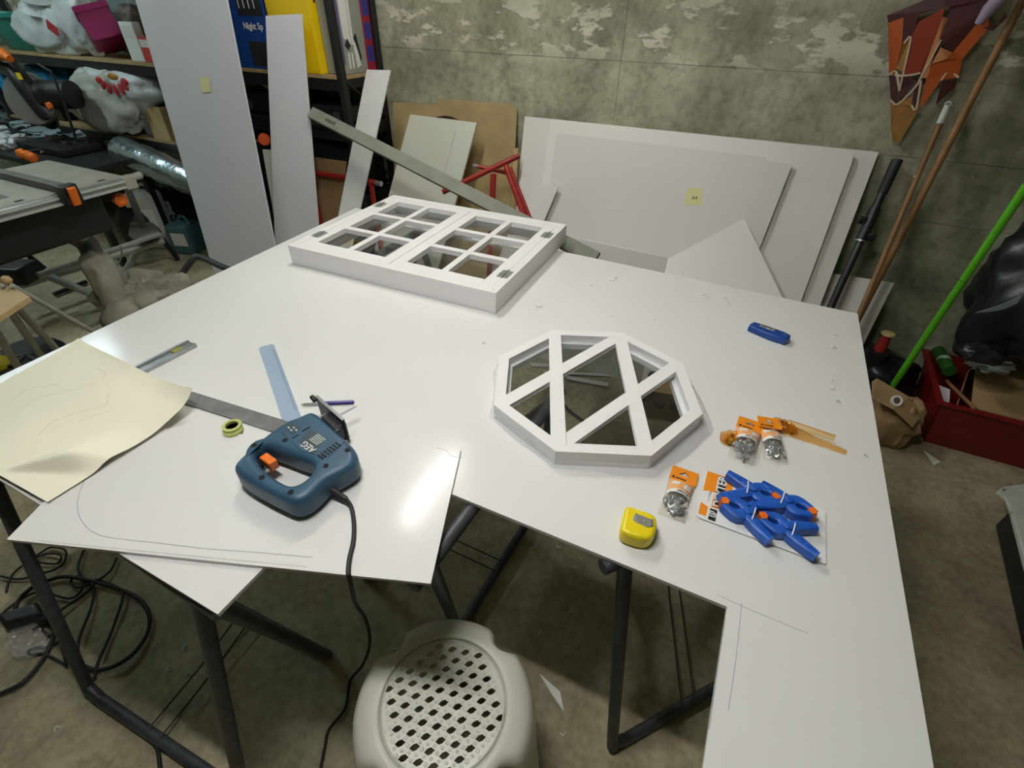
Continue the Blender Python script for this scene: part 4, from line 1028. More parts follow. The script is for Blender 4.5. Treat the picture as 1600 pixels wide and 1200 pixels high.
# sticky notes
def note(px, yb, m, txt, label, off=0.003):
    P = [LN(x, y, yb - off, m) for x, y in px]
    o = MB().prism(P, Vector((0, -1, m)).normalized() * 0.0006).build('sticky_note', 'sticky')
    tag(o, label, 'note')
    if txt:
        n = Vector((0, -1, m)).normalized(); c = sum(P, Vector()) / 4 + n * 0.0010
        xd = (P[1] - P[0]).normalized(); yd = (P[0] - P[3]).normalized()
        text(txt, 0.022, M4(c - yd * 0.006 + xd * 0.004, frame(n, xd)), 'print_black', 'handwriting', o)
    return o
note([(1074, 294), (1098, 294), (1096, 321), (1069, 320)], 2.200, ML, 'A4', 'yellow sticky note on the leaning sheet by the wall', 0.0012)

# hardboard sheet, cream sheet
hole = [(695 + 30 * math.cos(a), 205 + 24 * math.sin(a)) for a in [i * math.pi / 8 for i in range(16)]]
hb = lean_panel('hardboard_sheet', 'brown hardboard sheet with a stepped top leaning on the wall', 'sheet', [(617, 330), (614, 160), (680, 164), (686, 154), (800, 163), (808, 170), (800, 330)], 2.44, 0.185, 'plywood', 0.006, holes=[hole])
cw = lean_panel('cream_sheet', 'small cream white sheet leaning in front of the brown hardboard', 'sheet', [(604, 318), (641, 179), (745, 192), (713, 312)], 2.25, 0.24, 'pvc_cream', 0.012)
line_strip([LN(712, 203, 2.247, 0.24), LN(704, 235, 2.247, 0.24), LN(692, 275, 2.247, 0.24)], 0.0012, (0, -1, 0.24)).build('pencil_line', 'pencil', cw)

# boards leaning on the shelving
lean_panel('narrow_board', 'narrow white board leaning to the right, crossed by the grey batten', 'board', [(530, 330), (573, 109), (610, 110), (562, 330)], 1.945, 0.33, 'pvc', 0.008)
lean_panel('tall_board', 'tall narrow white board leaning on the shelving beside the yellow box', 'board', [(430, 384), (415, 25), (470, 22), (497, 352)], 2.02, 0.135, 'pvc_wall', 0.010)
lean_panel('wide_board', 'wide tall white board leaning on the shelving at the left, small note on it', 'board', [(330, 412), (200, -40), (346, -40), (429, 383)], 1.99, 0.115, 'pvc_wall', 0.010)
lean_panel('cream_strip', 'cream white strip standing between the two tall boards', 'board', [(436, 384), (410, 234), (446, 236), (462, 370)], 2.10, 0.085, 'pvc_cream', 0.008)
note([(311, 121), (326, 121), (330, 144), (316, 145)], 1.99, 0.115, None, 'small yellow sticky note on the wide tall board')
lean_panel('cardboard_sheet', 'brown cardboard panel standing behind the tall narrow board', 'cardboard', [(496, 345), (492, 246), (541, 253), (536, 342)], 2.252, 0.004, 'cardboard', 0.004)

# grey batten from the shelving across the back of the window frame
b0, b1 = Y(486, 176, 2.16), Y(932, 405, 1.845)
bd_ = (b1 - b0).normalized(); bn = Vector((0.1, -0.75, 0.75)); bn = (bn - bd_ * bn.dot(bd_)).normalized(); bw = bd_.cross(bn)
bt = thing('grey_batten', 'long dull grey batten sloping from the shelving down behind the window frame', 'batten', b1)
MB().box((b0 + b1) / 2, ((b1 - b0).length, 0.058, 0.022), Matrix((bd_, bw, bn)).transposed()).build('bar', 'batten_grey', bt, bevel=0.002)
MB().box(b0 + bd_ * 0.16 + bn * 0.0112, (0.075, 0.016, 0.0012), Matrix((bd_, bw, bn)).transposed()).build('slot', mat('slot_dark', (84, 84, 74), 0.8), bt)

# red trestle of steel tube behind the window frame
rt = thing('red_trestle', 'red steel tube trestle standing between hardboard and white sheets', 'trestle', Vector((-1.35, 2.3, 0)))
ta, tb = Y(692, 300, 2.19), Y(812, 243, 2.36)
MB().tube([ta, tb], 0.0135, 12).build('top_tube', 'red_metal', rt, smooth=40)
l1 = Y(771, 272, 2.275)
MB().tube([l1, Vector((l1.x + 0.01, 2.16, 0.005))], 0.0155, 12).build('leg', 'red_metal', rt, smooth=40)
l2 = Y(790, 258, 2.32); l2b = Y(818, 335, 2.275); l2e = l2 + (l2b - l2) * (l2.z / (l2.z - l2b.z))
MB().tube([l2, l2e], 0.0145, 12).build('leg', 'red_metal', rt, smooth=40)
l3 = Y(797, 262, 2.34); l3e = l2e + Vector((0.05, 0.02, 0))
MB().tube([l3, l3e], 0.010, 12).build('brace', 'red_metal', rt, smooth=40)
MB().tube([Y(745, 260, 2.32), Y(803, 272, 2.36)], 0.011, 10).build('cross_tube', 'red_metal', rt, smooth=40)
MB().tube([Y(740, 259, 2.32), Y(747, 260.5, 2.32)], 0.0115, 10).build('tube_end', 'alu', rt, smooth=40)
rb = thing('red_trestle', 'red steel tube trestle folded behind the tall white boards', 'trestle', Vector((-1.75, 2.08, 0)))
ra, rbp = Y(470, 266, 2.23), Y(588, 286, 2.23)
MB().tube([ra, rbp], 0.0155, 12).build('top_tube', 'red_metal', rb, smooth=40)
MB().tube([rbp, Y(596, 287.5, 2.23)], 0.0145, 12).build('tube_end', 'alu', rb, smooth=40)
for p in (ra.lerp(rbp, 0.12), ra.lerp(rbp, 0.93)):
    MB().tube([p, Vector((p.x, 2.23, 0.003))], 0.014, 10).build('leg', 'red_metal', rb, smooth=40)
o = MB().prism([Y(803, 232, 2.50), Y(809, 232, 2.50), Y(803, 330, 2.42), Y(797, 330, 2.42)], (0, 0.012, 0)).build('wooden_lath', 'wood_light'); tag(o, 'thin wooden lath standing behind the red trestle', 'lath')
v = o.data.vertices
for q in v:
    w = o.location + q.co
    if w.z < 0.9: q.co.z = 0.002 - o.location.z

# ------------------------------------------------------------------ shelving along the back wall
def rack(label, x0, x1, y0, y1, shelves, ztop, zc=0.0):
    t = thing('shelving_rack', label, 'shelf', ((x0 + x1) / 2, (y0 + y1) / 2, 0))
    for x in (x0 + 0.018, x1 - 0.018):
        for y in (y0 + 0.018, y1 - 0.018):
            MB().bx(x - 0.018, x + 0.018, y - 0.018, y + 0.018, 0, ztop).build('post', 'black_metal', t, bevel=0.002)
    for z in shelves:
        cm = 'chipboard' if z > zc else 'black_metal'
        sh = MB().bx(x0 + 0.003, x1 - 0.003, y0 + 0.038, y1 - 0.038, z - 0.016, z).build('shelf_board', cm, t)
        MB().bx(x0 + 0.037, x1 - 0.037, y0, y0 + 0.036, z - 0.016, z).build('board_front', cm, sh)
        MB().bx(x0 + 0.037, x1 - 0.037, y0 + 0.004, y0 + 0.03, z - 0.070, z - 0.017).build('beam', 'black_metal', sh)
        MB().bx(x0 + 0.037, x1 - 0.037, y1 - 0.03, y1 - 0.004, z - 0.070, z - 0.017).build('beam', 'black_metal', sh)
        for x in (x0 + 0.006, x1 - 0.03):
            MB().bx(x, x + 0.024, y0 + 0.037, y1 - 0.037, z - 0.060, z - 0.017).build('beam', 'black_metal', sh)
    for z0_, z1_ in zip(shelves, shelves[1:]):
        for x in (x1 - 0.002,):
            MB().tube([Vector((x, y0 + 0.03, z1_ - 0.03)), Vector((x, y1 - 0.03, z0_ + 0.02))], 0.008, 6).build('brace', 'black_metal', t)
    return t
RYF, RYB = 2.27, 2.615
rack('black shelving with a blue, a yellow and a grey box on its upper shelf', -3.22, -2.03, RYF, RYB, [0.20, 0.60, 0.965, 1.205], 2.1, 1.1)
rack('black shelving loaded with plastic bags at the far left', -5.55, -3.27, RYF, RYB, [0.25, 0.74, 1.185], 2.1, 0.5)

def box_thing(name, label, cat, x0, x1, y0, y1, z0, z1, m, bev=0.003, group=None):
    t = thing(name, label, cat, ((x0 + x1) / 2, (y0 + y1) / 2, z0), group)
    MB().bx(x0, x1, y0, y1, z0, z1).build('carton', m, t, bevel=bev)
    return t
S1 = 1.206
bb = box_thing('blue_carton', 'blue printed product carton on the shelf between the tall boards', 'box', -2.98, -2.475, RYF + 0.01, 2.55, S1, 1.78, 'blue_box')
yb_ = RYF + 0.0085
for (x0, x1, z0, z1, m_) in ((-2.66, -2.49, 1.44, 1.72, 'print_black'), (-2.64, -2.49, 1.22, 1.33, 'print_black'), (-2.85, -2.74, 1.33, 1.62, 'print_black')):
    MB().bx(x0, x1, yb_, yb_ + 0.0014, z0, z1).build('printed_panel', m_, bb)
for k in range(4):
    MB().bx(-2.645 + k * 0.036, -2.640 + k * 0.036, yb_ - 0.001, yb_ + 0.001, 1.47, 1.58).build('printed_rail', 'print_white', bb)
MB().bx(-2.65, -2.50, yb_ - 0.001, yb_ + 0.001, 1.575, 1.582).build('printed_rail', 'print_white', bb)
text('Night Sp', 0.040, M4((-2.575, yb_ - 0.0012, 1.395), frame((0, -1, 0), (1, 0, 0))), 'print_white', 'lettering', bb, bold=0.001)
yx = box_thing('yellow_carton', 'bright yellow carton with cut-out tabs on the shelf', 'box', -2.45, -2.165, RYF + 0.004, 2.50, S1, 1.82, 'yellow_box')
xs = -2.1645
for (y0, y1, z0, z1) in ((2.33, 2.345, 1.33, 1.45), (2.40, 2.415, 1.50, 1.62), (2.36, 2.39, 1.24, 1.28), (2.31, 2.32, 1.50, 1.60)):
    MB().bx(xs, xs + 0.0015, y0, y1, z0, z1).build('tab_slot', 'dark_void', yx)
MB().prism([Vector((-2.163, 2.43, 1.23)), Vector((-2.163, 2.48, 1.21)), Vector((-2.163, 2.48, 1.45))], (0.004, 0, 0)).build('torn_flap', 'yellow_box', yx)
MB().lathe([(0.012, 0), (0.012, 0.001)], 14, M4((-2.24, yb_ - 0.005, 1.40), frame((0, -1, 0)))).build('printed_dot', 'print_white', yx)
gx = box_thing('grey_carton', 'grey carton with a printed white tool at the end of the shelf', 'box', -2.155, -2.045, RYF + 0.045, 2.505, S1, 1.80, 'grey_box')
fx = -2.0445
def gp(pts, m_): MB().prism([Vector((fx, y, z)) for y, z in pts], (0.0012, 0, 0)).build('printed_shape', m_, gx)
gp([(2.345, 1.36), (2.395, 1.33), (2.40, 1.50), (2.375, 1.55), (2.345, 1.52)], 'print_white')
gp([(2.40, 1.33), (2.415, 1.33), (2.42, 1.54), (2.405, 1.54)], 'print_white')
gp([(2.36, 1.53), (2.40, 1.52), (2.41, 1.58), (2.37, 1.60)], 'print_black')
gp([(2.42, 1.36), (2.45, 1.26), (2.462, 1.27), (2.44, 1.38)], 'print_black')
gp([(2.345, 1.33), (2.37, 1.31), (2.39, 1.33), (2.37, 1.36)], 'print_black')
gp([(2.36, 1.23), (2.372, 1.23), (2.372, 1.30), (2.36, 1.30)], 'print_white')
gp([(2.385, 1.23), (2.397, 1.23), (2.397, 1.30), (2.385, 1.30)], 'print_white')
gp([(2.42, 1.23), (2.45, 1.24), (2.43, 1.36), (2.41, 1.32)], 'print_white')
gp([(2.395, 1.60), (2.415, 1.60), (2.42, 1.63), (2.40, 1.64)], 'print_red')
gp([(2.325, 1.25), (2.332, 1.25), (2.332, 1.62), (2.325, 1.62)], 'print_blue')
rx = box_thing('red_carton', 'red and blue printed carton next to the grey carton by the wall', 'box', -2.15, -2.045, 2.51, 2.575, S1, 1.80, 'box_red')
for k in range(4):
    MB().bx(-2.0455, -2.0440, 2.517, 2.565, 1.25 + k * 0.10, 1.32 + k * 0.10).build('printed_panel', 'print_blue', rx)
# lower shelves of this rack: black cases, a bowl, an orange wheel
def rcase(label, x0, x1, y0, y1, z0, z1):
    t = thing('black_case', label, 'case', ((x0 + x1) / 2, (y0 + y1) / 2, z0))
    MB().rprism([Vector((x0, y0)), Vector((x1, y0)), Vector((x1, y1)), Vector((x0, y1))], z0 + 0.0005, z1, 0.02).build('shell', 'black_plastic', t, smooth=50)
    MB().bx(x0 + 0.01, x1 - 0.01, y0 - 0.004, y0 + 0.004, (z0 + z1) / 2 - 0.008, (z0 + z1) / 2 + 0.008).build('rim', 'bin_black', t)
    for f in (0.25, 0.75):
        MB().bx(x0 + (x1 - x0) * f - 0.02, x0 + (x1 - x0) * f + 0.02, y0 - 0.009, y0 - 0.001, (z0 + z1) / 2 - 0.03, (z0 + z1) / 2 + 0.012).build('latch', 'steel_dark', t)
    return t
rcase('black plastic case on the shelf below the blue carton', -2.95, -2.42, 2.33, 2.56, 0.966, 1.085)
bw = thing('mint_bowl', 'mint green rimmed bowl on top of the black case under the blue carton', 'bowl', (-2.62, 2.43, 1.086))
MB().lathe([(0.05, 0.0), (0.09, 0.012), (0.12, 0.035), (0.125, 0.04), (0.115, 0.038), (0.085, 0.016), (0.0, 0.006)], 32, M4((-2.62, 2.43, 1.086), Matrix.Identity(3))).build('shell', 'mint', bw, smooth=40)
rcase('black plastic case on the middle shelf behind the tall narrow board', -2.40, -2.08, 2.33, 2.56, 0.966, 1.06)
rcase('large black case on the lower shelf behind the narrow boards', -2.62, -2.08, 2.31, 2.57, 0.601, 0.86)
rcase('black case on the lower shelf behind the wide board', -3.15, -2.66, 2.31, 2.57, 0.601, 0.84)
rcase('black case on the bottom shelf of the shelving', -2.75, -2.1, 2.31, 2.57, 0.201, 0.48)
ow = thing('orange_castor', 'small orange wheel showing between the wide and the narrow tall board', 'wheel', Y(414, 232, 2.20) - Vector((0, 0, 0.03)))
wc = Y(413, 218, 2.20)
MB().lathe([(0.008, -0.012), (0.030, -0.010), (0.034, 0.0), (0.030, 0.010), (0.008, 0.012)], 20, M4(wc, frame((0.55, -0.8, 0.1)))).build('tyre', mat('wheel_orange', (200, 84, 36), 0.5), ow, smooth=40)
MB().tube([wc, Y(396, 222, 2.22)], 0.008, 8).build('axle', 'wheel_orange', ow, smooth=40)
MB().tube([Y(396, 222, 2.22), Y(392, 330, 2.24)], 0.010, 8).build('stem', 'black_metal', ow)
lc_ = ow.children[-1]

# ------------------------------------------------------------------ left shelf: bags, basin, crate
def pxr(cx_, cy_, y, hw, hh):
    c = Y(cx_, cy_, y); w = (Y(cx_ + hw, cy_, y) - Y(cx_ - hw, cy_, y)).length / 2; h = (Y(cx_, cy_ + hh, y) - Y(cx_, cy_ - hh, y)).length / 2
    return c, w, h
def bag(name, label, cx_, cy_, y, hw, hh, dy, m, seed, zmin=None, amp=0.25, neck=True, wr=0.22, p=0.9):
    c, w, h = pxr(cx_, cy_, y, hw, hh)
    if zmin is not None: c.z = zmin + h * 0.92
    t = thing(name, label, 'bag', (c.x, c.y, c.z - h if zmin is None else zmin))
    MB().blob(c, (w, dy, h), seed, amp, 1.7, 40, 26, p, wr=wr, wf=3.2, flat=zmin).build('bag_body', m, t, smooth=80)
    if neck:
        MB().lathe([(w * 0.30, -0.02), (w * 0.14, h * 0.12), (w * 0.22, h * 0.24), (w * 0.30, h * 0.34), (0.001, h * 0.28)], 14, M4(c + Vector((w * 0.2, -dy * 0.2, h * 0.82)), Matrix.Rotation(0.3, 3, 'Y'))).build('tied_neck', m, t, smooth=70)
    return t
S2 = 1.186
tc_, tw, thh = pxr(45, 50, 2.40, 70, 32)
tb_ = thing('teal_basin', 'teal plastic basin at the left end of the upper shelf', 'basin', (tc_.x, 2.44, S2))
MB().lathe([(0.0, 0.004), (0.21, 0.0), (0.23, 0.01), (0.29, 0.20), (0.315, 0.205), (0.318, 0.19), (0.325, 0.19), (0.325, 0.215), (0.285, 0.215), (0.222, 0.016), (0.0, 0.012)], 36, Matrix.Translation(Vector((tc_.x - 0.1, 2.44, S2 + 0.001))) @ Matrix.Diagonal((1.15, 0.5, 1, 1))).build('shell', 'teal', tb_, smooth=40)
b1_ = bag('shopping_bag', 'white plastic bag with a red square print in front of the teal basin', 73, 55, 2.31, 42, 28, 0.06, 'bag_white', 3, S2 + 0.001, 0.35)
pr = Y(82, 44, 2.235)
MB().box(pr, (0.09, 0.004, 0.055), Matrix.Rotation(0.5, 3, 'Y')).build('printed_square', 'print_red', b1_)
bag('shopping_bag', 'tall white plastic bag left of the magenta crate', 127, 48, 2.36, 26, 42, 0.09, 'bag_white', 5, S2 + 0.001)
bag('clear_bag', 'clear plastic bag full of odds and ends behind the magenta crate', 195, 15, 2.52, 46, 50, 0.055, 'clear_bag', 8, S2 + 0.001, 0.2)
mc = thing('magenta_crate', 'magenta plastic crate tilted on the upper shelf', 'crate', (Y(168, 90, 2.36).x, 2.40, S2))
cR = Matrix.Rotation(math.radians(-24), 3, 'Y') @ Matrix.Rotation(math.radians(-28), 3, 'Z')
c = Y(166, 62, 2.38); hx, hy, hz, th = 0.135, 0.085, 0.09, 0.006
def cb(cc, sz): return MB().box(c + cR @ Vector(cc), sz, cR)
cb((0, 0, -hz), (2 * hx, 2 * hy, th)).build('base', 'magenta', mc)
for s_ in (-1, 1):
    cb((s_ * hx, 0, 0), (th, 2 * hy, 2 * hz)).build('side', 'magenta', mc)
    cb((0, s_ * hy, 0), (2 * hx, th, 2 * hz)).build('side', 'magenta', mc)
    cb((0, s_ * (hy + 0.005), hz - 0.02), (2 * hx + 0.02, 0.012, 0.03)).build('rim', 'magenta', mc)
    cb((s_ * (hx + 0.005), 0, hz - 0.02), (0.012, 2 * hy + 0.02, 0.03)).build('rim', 'magenta', mc)
for k in (-0.5, 0.5): cb((k * hx, -hy - 0.004, -0.02), (0.012, 0.008, 2 * hz - 0.05)).build('rib', 'magenta', mc)
mc.location.z += max(0.0, S2 + 0.002 - min((ORG[ch.name] + v.co).z for ch in mc.children for v in ch.data.vertices))
mat('brown_stuff', (84, 72, 62), 0.6, var=0.4, vscale=14, bump=0.4, bscale=20)
bag('brown_bundle', 'dark brown bundle in clear plastic beside the wide tall board', 216, 42, 2.40, 16, 26, 0.07, mat('brown_stuff', (84, 72, 62), 0.6, var=0.4, vscale=14, bump=0.4, bscale=20), 9, S2 + 0.09, 0.2, False)
def card_box(name, label, px0, px1, y, z0, h, m, dep=0.05):
    a, b = Y(*px0, y), Y(*px1, y)
    o = thing(name, label, 'box', ((a.x + b.x) / 2, y + dep / 2, z0))
    MB().bx(a.x, b.x, y, y + dep, z0 + 0.0005, z0 + h).build('carton', m, o, bevel=0.002)
    MB().bx(a.x + 0.004, b.x - 0.004, y - 0.001, y + 0.001, z0 + h * 0.6, z0 + h * 0.9).build('printed_panel', 'print_white', o)
    return o
card_box('white_carton', 'slim white carton right of the magenta crate', (205, 90), (226, 92), 2.30, S2, 0.20, 'card_white')
card_box('red_carton', 'red carton beside the wide tall board on the upper shelf', (228, 95), (250, 97), 2.30, S2, 0.13, mat('carton_red', (196, 60, 52), 0.5))
# middle shelf
S3 = 0.741
fbag = bag('shopping_bag', 'white plastic bag printed with a red petalled flower', 190, 140, 2.33, 60, 30, 0.13, 'bag_white', 12, None, 0.2, False, 0.15)
fc = Y(178, 128, 2.19)
for k in range(7):
    a = math.radians(190 + k * 28)
    MB().blob(fc + Vector((0.13 * math.cos(a), -0.012 - 0.02 * (1 if 0 else 0), 0.055 * math.sin(a) + 0.012)), (0.036, 0.008, 0.020), 0, 0, 1, 10, 8, R=Matrix.Rotation(-a, 3, 'Y'), wr=0).build('petal_print', 'print_red', fbag)
MB().blob(fc + Vector((0.01, 0.0, 0.03)), (0.055, 0.010, 0.020), 0, 0, 1, 12, 8, wr=0).build('flower_centre_print', 'print_gold', fbag)
bag('cloth_bundle', 'grey cloth bundle slumped under the flower bag', 180, 188, 2.27, 52, 38, 0.12, 'grey_cloth', 15, S3 + 0.001, 0.3, False, 0.3)
bag('cloth_bundle', 'pale grey cloth spread beneath the white flower bag', 175, 168, 2.38, 72, 22, 0.12, 'grey_cloth', 17, None, 0.3, False, 0.3)
bag('blue_bag', 'bright blue plastic bag at the far left of the middle shelf', 8, 140, 2.40, 26, 22, 0.12, 'bag_blue', 19, None, 0.3, False)
bag('blue_bag', 'bright blue plastic bundle right behind the mitre saw', 78, 117, 2.45, 30, 14, 0.12, 'bag_blue', 21, None, 0.3, False)
for px_, lb_ in ((8, 'black case under the bright blue bag at the far left of the middle shelf'), (78, 'black case under the blue bundle behind the mitre saw')):
    o_ = [ob for ob in COL.objects if ob.name.startswith('blue_bag')][0 if px_ == 8 else 1]
    rcase(lb_, o_.location.x - 0.19, o_.location.x + 0.17, 2.32, 2.56, S3 + 0.0005, o_.location.z + 0.02)
bk = thing('grey_bucket', 'small grey bucket on the middle shelf beside the wide board', 'bucket', (Y(240, 210, 2.36).x, 2.38, S3))
MB().lathe([(0.0, 0.004), (0.065, 0.0), (0.085, 0.15), (0.09, 0.15), (0.09, 0.16), (0.08, 0.16), (0.062, 0.008), (0.0, 0.008)], 28, M4((Y(240, 205, 2.36).x, 2.38, S3 + 0.001), Matrix.Identity(3))).build('shell', 'bucket_grey', bk, smooth=40)
wb = thing('wooden_box', 'open wooden box on the middle shelf behind the wide board', 'box', (Y(268, 205, 2.36).x, 2.38, S3))
for (dx, dy, sx_, sy_, sz_) in ((-0.07, 0, 0.012, 0.2, 0.2), (0.09, 0, 0.012, 0.2, 0.2), (0.01, -0.1, 0.17, 0.012, 0.2), (0.01, 0.1, 0.17, 0.012, 0.2)):
    MB().box((wb.location.x + dx, 2.38 + dy, S3 + 0.001 + sz_ / 2), (sx_, sy_, sz_)).build('side', 'wood_light', wb)
# foil insulation roll, propped in front of the shelving
f0, f1 = Y(192, 236, 2.165), Y(330, 294, 2.165); fd = (f1 - f0).normalized()
fr_ = thing('foil_roll', 'shiny silver roll of foil insulation propped below the cloth bundle', 'roll', Vector((f1.x, f1.y, 0)))
MB().tube([f0 + (f1 - f0) * k / 12 for k in range(13)], [0.098 + 0.006 * math.sin(k * 2.3) for k in range(13)], 24).build('roll', 'foil', fr_, smooth=50)
MB().tube([f0 - fd * 0.05, f0 + fd * 0.01], [0.025, 0.06], 12).build('twisted_end', 'black_plastic', fr_, smooth=50)
MB().bx(f1.x + 0.02, f1.x + 0.05, 2.15, 2.18, 0, f1.z - 0.09).build('prop', 'black_metal', fr_)

# ------------------------------------------------------------------ bench with clutter behind the table saw, mitre saw
BZ = 0.66
bn_ = thing('side_bench', 'cluttered dark bench behind the table saw', 'bench', (-4.45, 1.95, 0))
MB().bx(-5.5, -3.75, 1.72, 2.2, BZ - 0.03, BZ).build('top', 'black_metal', bn_, bevel=0.003)
for x in (-5.4, -3.85):
    for y in (1.77, 2.15): MB().bx(x - 0.02, x + 0.02, y - 0.02, y + 0.02, 0, BZ - 0.03).build('leg', 'black_metal', bn_)
def onbench(px, py): p = Z(px, py, BZ); return p
rnd = random.Random(5)
def scrap(label, cat, px, py, s, m, kind, seed, rz=0.0, z=BZ, name=None):
    p = Z(px, py, z)
    t = None
    if kind == 'crumple':
        t = MB().blob(p + Vector((0, 0, s[2] * 0.8)), s, seed, 0.4, 2.2, 26, 16, 0.8, RZm(rz), 0.35, 3.0, z + 0.001).build(name or 'crumpled_plastic', m, smooth=50)
        return tag(t, label, cat)
    t = thing(name or 'metal_profile', label, cat, (p.x, p.y, z))
    for k, dz in enumerate((0, 1)):
        MB().box(p + Vector((0.0, 0.012 * k, s[2] / 2 + 0.001 + s[2] * dz)), (s[0], s[1], s[2] * 0.9), RZm(rz + 0.1 * k)).build('profile', m, t, bevel=0.002)
    return t
scrap('crumpled clear plastic at the left on the cluttered bench', 'plastic', 18, 190, (0.16, 0.10, 0.05), 'clear_bag', 'crumple', 31)
scrap('grey plastic sheet crumpled behind the table saw', 'plastic', 70, 212, (0.18, 0.09, 0.03), 'bucket_grey', 'crumple', 32)
scrap('red cloth scrap on the cluttered bench', 'cloth', 62, 190, (0.10, 0.05, 0.03), 'print_red', 'crumple', 33, name='red_rag')
scrap('two silvery metal profiles on the bench below the mitre saw', 'profile', 60, 222, (0.45, 0.03, 0.015), 'alu', 'prof', 34, 0.05)
scrap('two silvery metal profiles on the bench beside the cloth bundle', 'profile', 120, 205, (0.34, 0.05, 0.015), 'alu', 'prof', 35, -0.35)
scrap('crumpled pale wrapping beside the grey cloth bundle', 'plastic', 128, 196, (0.12, 0.07, 0.04), 'bag_white', 'crumple', 36)
scrap('dark tool bag lying on the bench behind the saw table', 'bag', 105, 232, (0.20, 0.06, 0.045), 'black_plastic', 'crumple', 37, name='tool_bag')
scrap('white bottle lying at the left end of the bench', 'bottle', 12, 232, (0.09, 0.05, 0.05), 'bag_white', 'crumple', 38, name='white_bottle')
for i, (x, y, sx_, sy_, sz_, m_, nm, lb_, ct) in enumerate([
    (5, 212, .08, .05, .04, 'bag_white', 'crumpled_plastic', 'small white crumple at the very left of the bench', 'plastic'),
    (38, 200, .10, .05, .03, 'bucket_grey', 'crumpled_plastic', 'pale grey crumple below the blade guard', 'plastic'),
    (90, 200, .09, .05, .03, 'brown_stuff', 'rag', 'dark brown rag below the saw motor', 'cloth'),
    (100, 218, .12, .04, .02, 'clear_bag', 'crumpled_plastic', 'flat clear plastic behind the saw table', 'plastic'),
    (142, 214, .10, .05, .03, 'bucket_grey', 'crumpled_plastic', 'grey crumple in front of the cloth bundle', 'plastic'),
    (25, 222, .07, .04, .03, 'print_white', 'crumpled_paper', 'white paper crumple left of the orange clamp', 'paper'),
    (80, 238, .06, .03, .02, 'card_white', 'crumpled_paper', 'tiny white paper crumple behind the saw table', 'paper'),
    (150, 232, .09, .05, .035, 'black_plastic', 'tool_pouch', 'black tool pouch at the right end of the bench', 'pouch')]):
    scrap(lb_, ct, x, y, (sx_, sy_, sz_), m_, 'crumple', 140 + i, 0.3 * i, name=nm)
oc_ = thing('orange_clamp', 'orange quick clamp lying on the bench behind the table saw', 'clamp', Z(42, 242, BZ))
for k in range(3):
    p = Z(34 + k * 8, 240 + k * 3, BZ + 0.03)
    MB().blob(p, (0.035, 0.028, 0.03), 40 + k, 0.2, 2, 16, 10, 0.8, wr=0.1, flat=BZ + 0.001).build('grip', 'orange', oc_, smooth=50)
MB().tube([Z(30, 238, BZ + 0.03), Z(75, 232, BZ + 0.03)], 0.008, 8).build('bar', 'black_metal', oc_)
# mitre saw
ms = thing('mitre_saw', 'black mitre saw with an orange handle in front of the shelving', 'mitre saw', Vector((Y(60, 180, 1.98).x, 1.98, BZ)))
yy = 1.96
MB().rprism([Vector((Y(35, 190, yy).x, yy - 0.10)), Vector((Y(100, 190, yy).x, yy - 0.10)), Vector((Y(100, 190, yy).x, yy + 0.15)), Vector((Y(35, 190, yy).x, yy + 0.15))], BZ + 0.001, BZ + 0.05, 0.01).build('base', 'black_metal', ms, smooth=40)
gcen = Y(52, 160, yy); 
MB().lathe([(0.02, -0.025), (0.15, -0.02), (0.155, 0.0), (0.15, 0.02), (0.02, 0.025)], 32, M4(gcen + Vector((0, 0, 0.02)), frame((0.45, -0.85, 0.25)))).build('blade_guard', 'saw_grey', ms, smooth=40)
MB().tube([Y(-10, 95, yy), Y(22, 110, yy), Y(45, 140, yy), Y(70, 175, yy), Y(78, 190, yy + 0.1)], [0.05, 0.055, 0.06, 0.05, 0.05], 14).build('arm', 'black_plastic', ms, smooth=50)
MB().tube([Y(70, 148, yy + 0.05), Y(115, 148, yy + 0.12)], [0.085, 0.08], 20).build('motor', 'black_plastic', ms, smooth=40)
MB().tube([Y(-15, 92, yy - 0.06), Y(4, 84, yy - 0.06), Y(16, 92, yy - 0.06)], [0.02, 0.032, 0.02], 12).build('handle', 'orange', ms, smooth=50)
MB().box(Y(30, 119, yy - 0.065), (0.04, 0.008, 0.035)).build('warning_label', 'yellow', ms)
MB().tube([Y(60, 100, yy), Y(80, 112, yy), Y(100, 160, yy), Y(118, 215, yy)], 0.008, 8).build('cable', 'black_rubber', ms, smooth=60)
MB().lathe([(0.018, -0.01), (0.018, 0.01)], 14, M4(Y(77, 165, yy - 0.1), frame((0, -1, 0)))).build('knob', 'orange', ms, smooth=40)

# ------------------------------------------------------------------ table saw on its stand
ts = thing('table_saw', 'grey table saw on a tubular stand with orange levers', 'table saw', (-3.2, 1.25, 0))
TSZ = 0.80
xf = Z(100, 300, TSZ).x
x0, x1, y0, y1 = xf - 0.66, xf - 0.01, 0.62, 1.50
tbl = MB().bx(x0, x1, y0, y1, TSZ - 0.025, TSZ).build('table_top', 'saw_table', ts, bevel=0.003)
for yv in (0.86, 1.21): MB().bx(x0 + 0.03, x1 - 0.06, yv - 0.006, yv + 0.006, TSZ - 0.001, TSZ + 0.0008).build('mitre_slot', 'dark_void', tbl)
MB().bx(x0 + 0.1, x1 - 0.12, 1.02, 1.06, TSZ - 0.001, TSZ + 0.001).build('blade_insert', 'saw_grey', tbl)
for yv in (1.05, 1.25, 1.40): MB().bx(x1 - 0.035, x1 - 0.015, yv - 0.016, yv + 0.016, TSZ, TSZ + 0.001).build('rail_slot', 'dark_void', tbl)
rail = MB().bx(x1 + 0.001, x1 + 0.028, y0 - 0.1, y1 - 0.03, TSZ - 0.05, TSZ - 0.004).build('fence_rail', 'alu', ts, bevel=0.003)
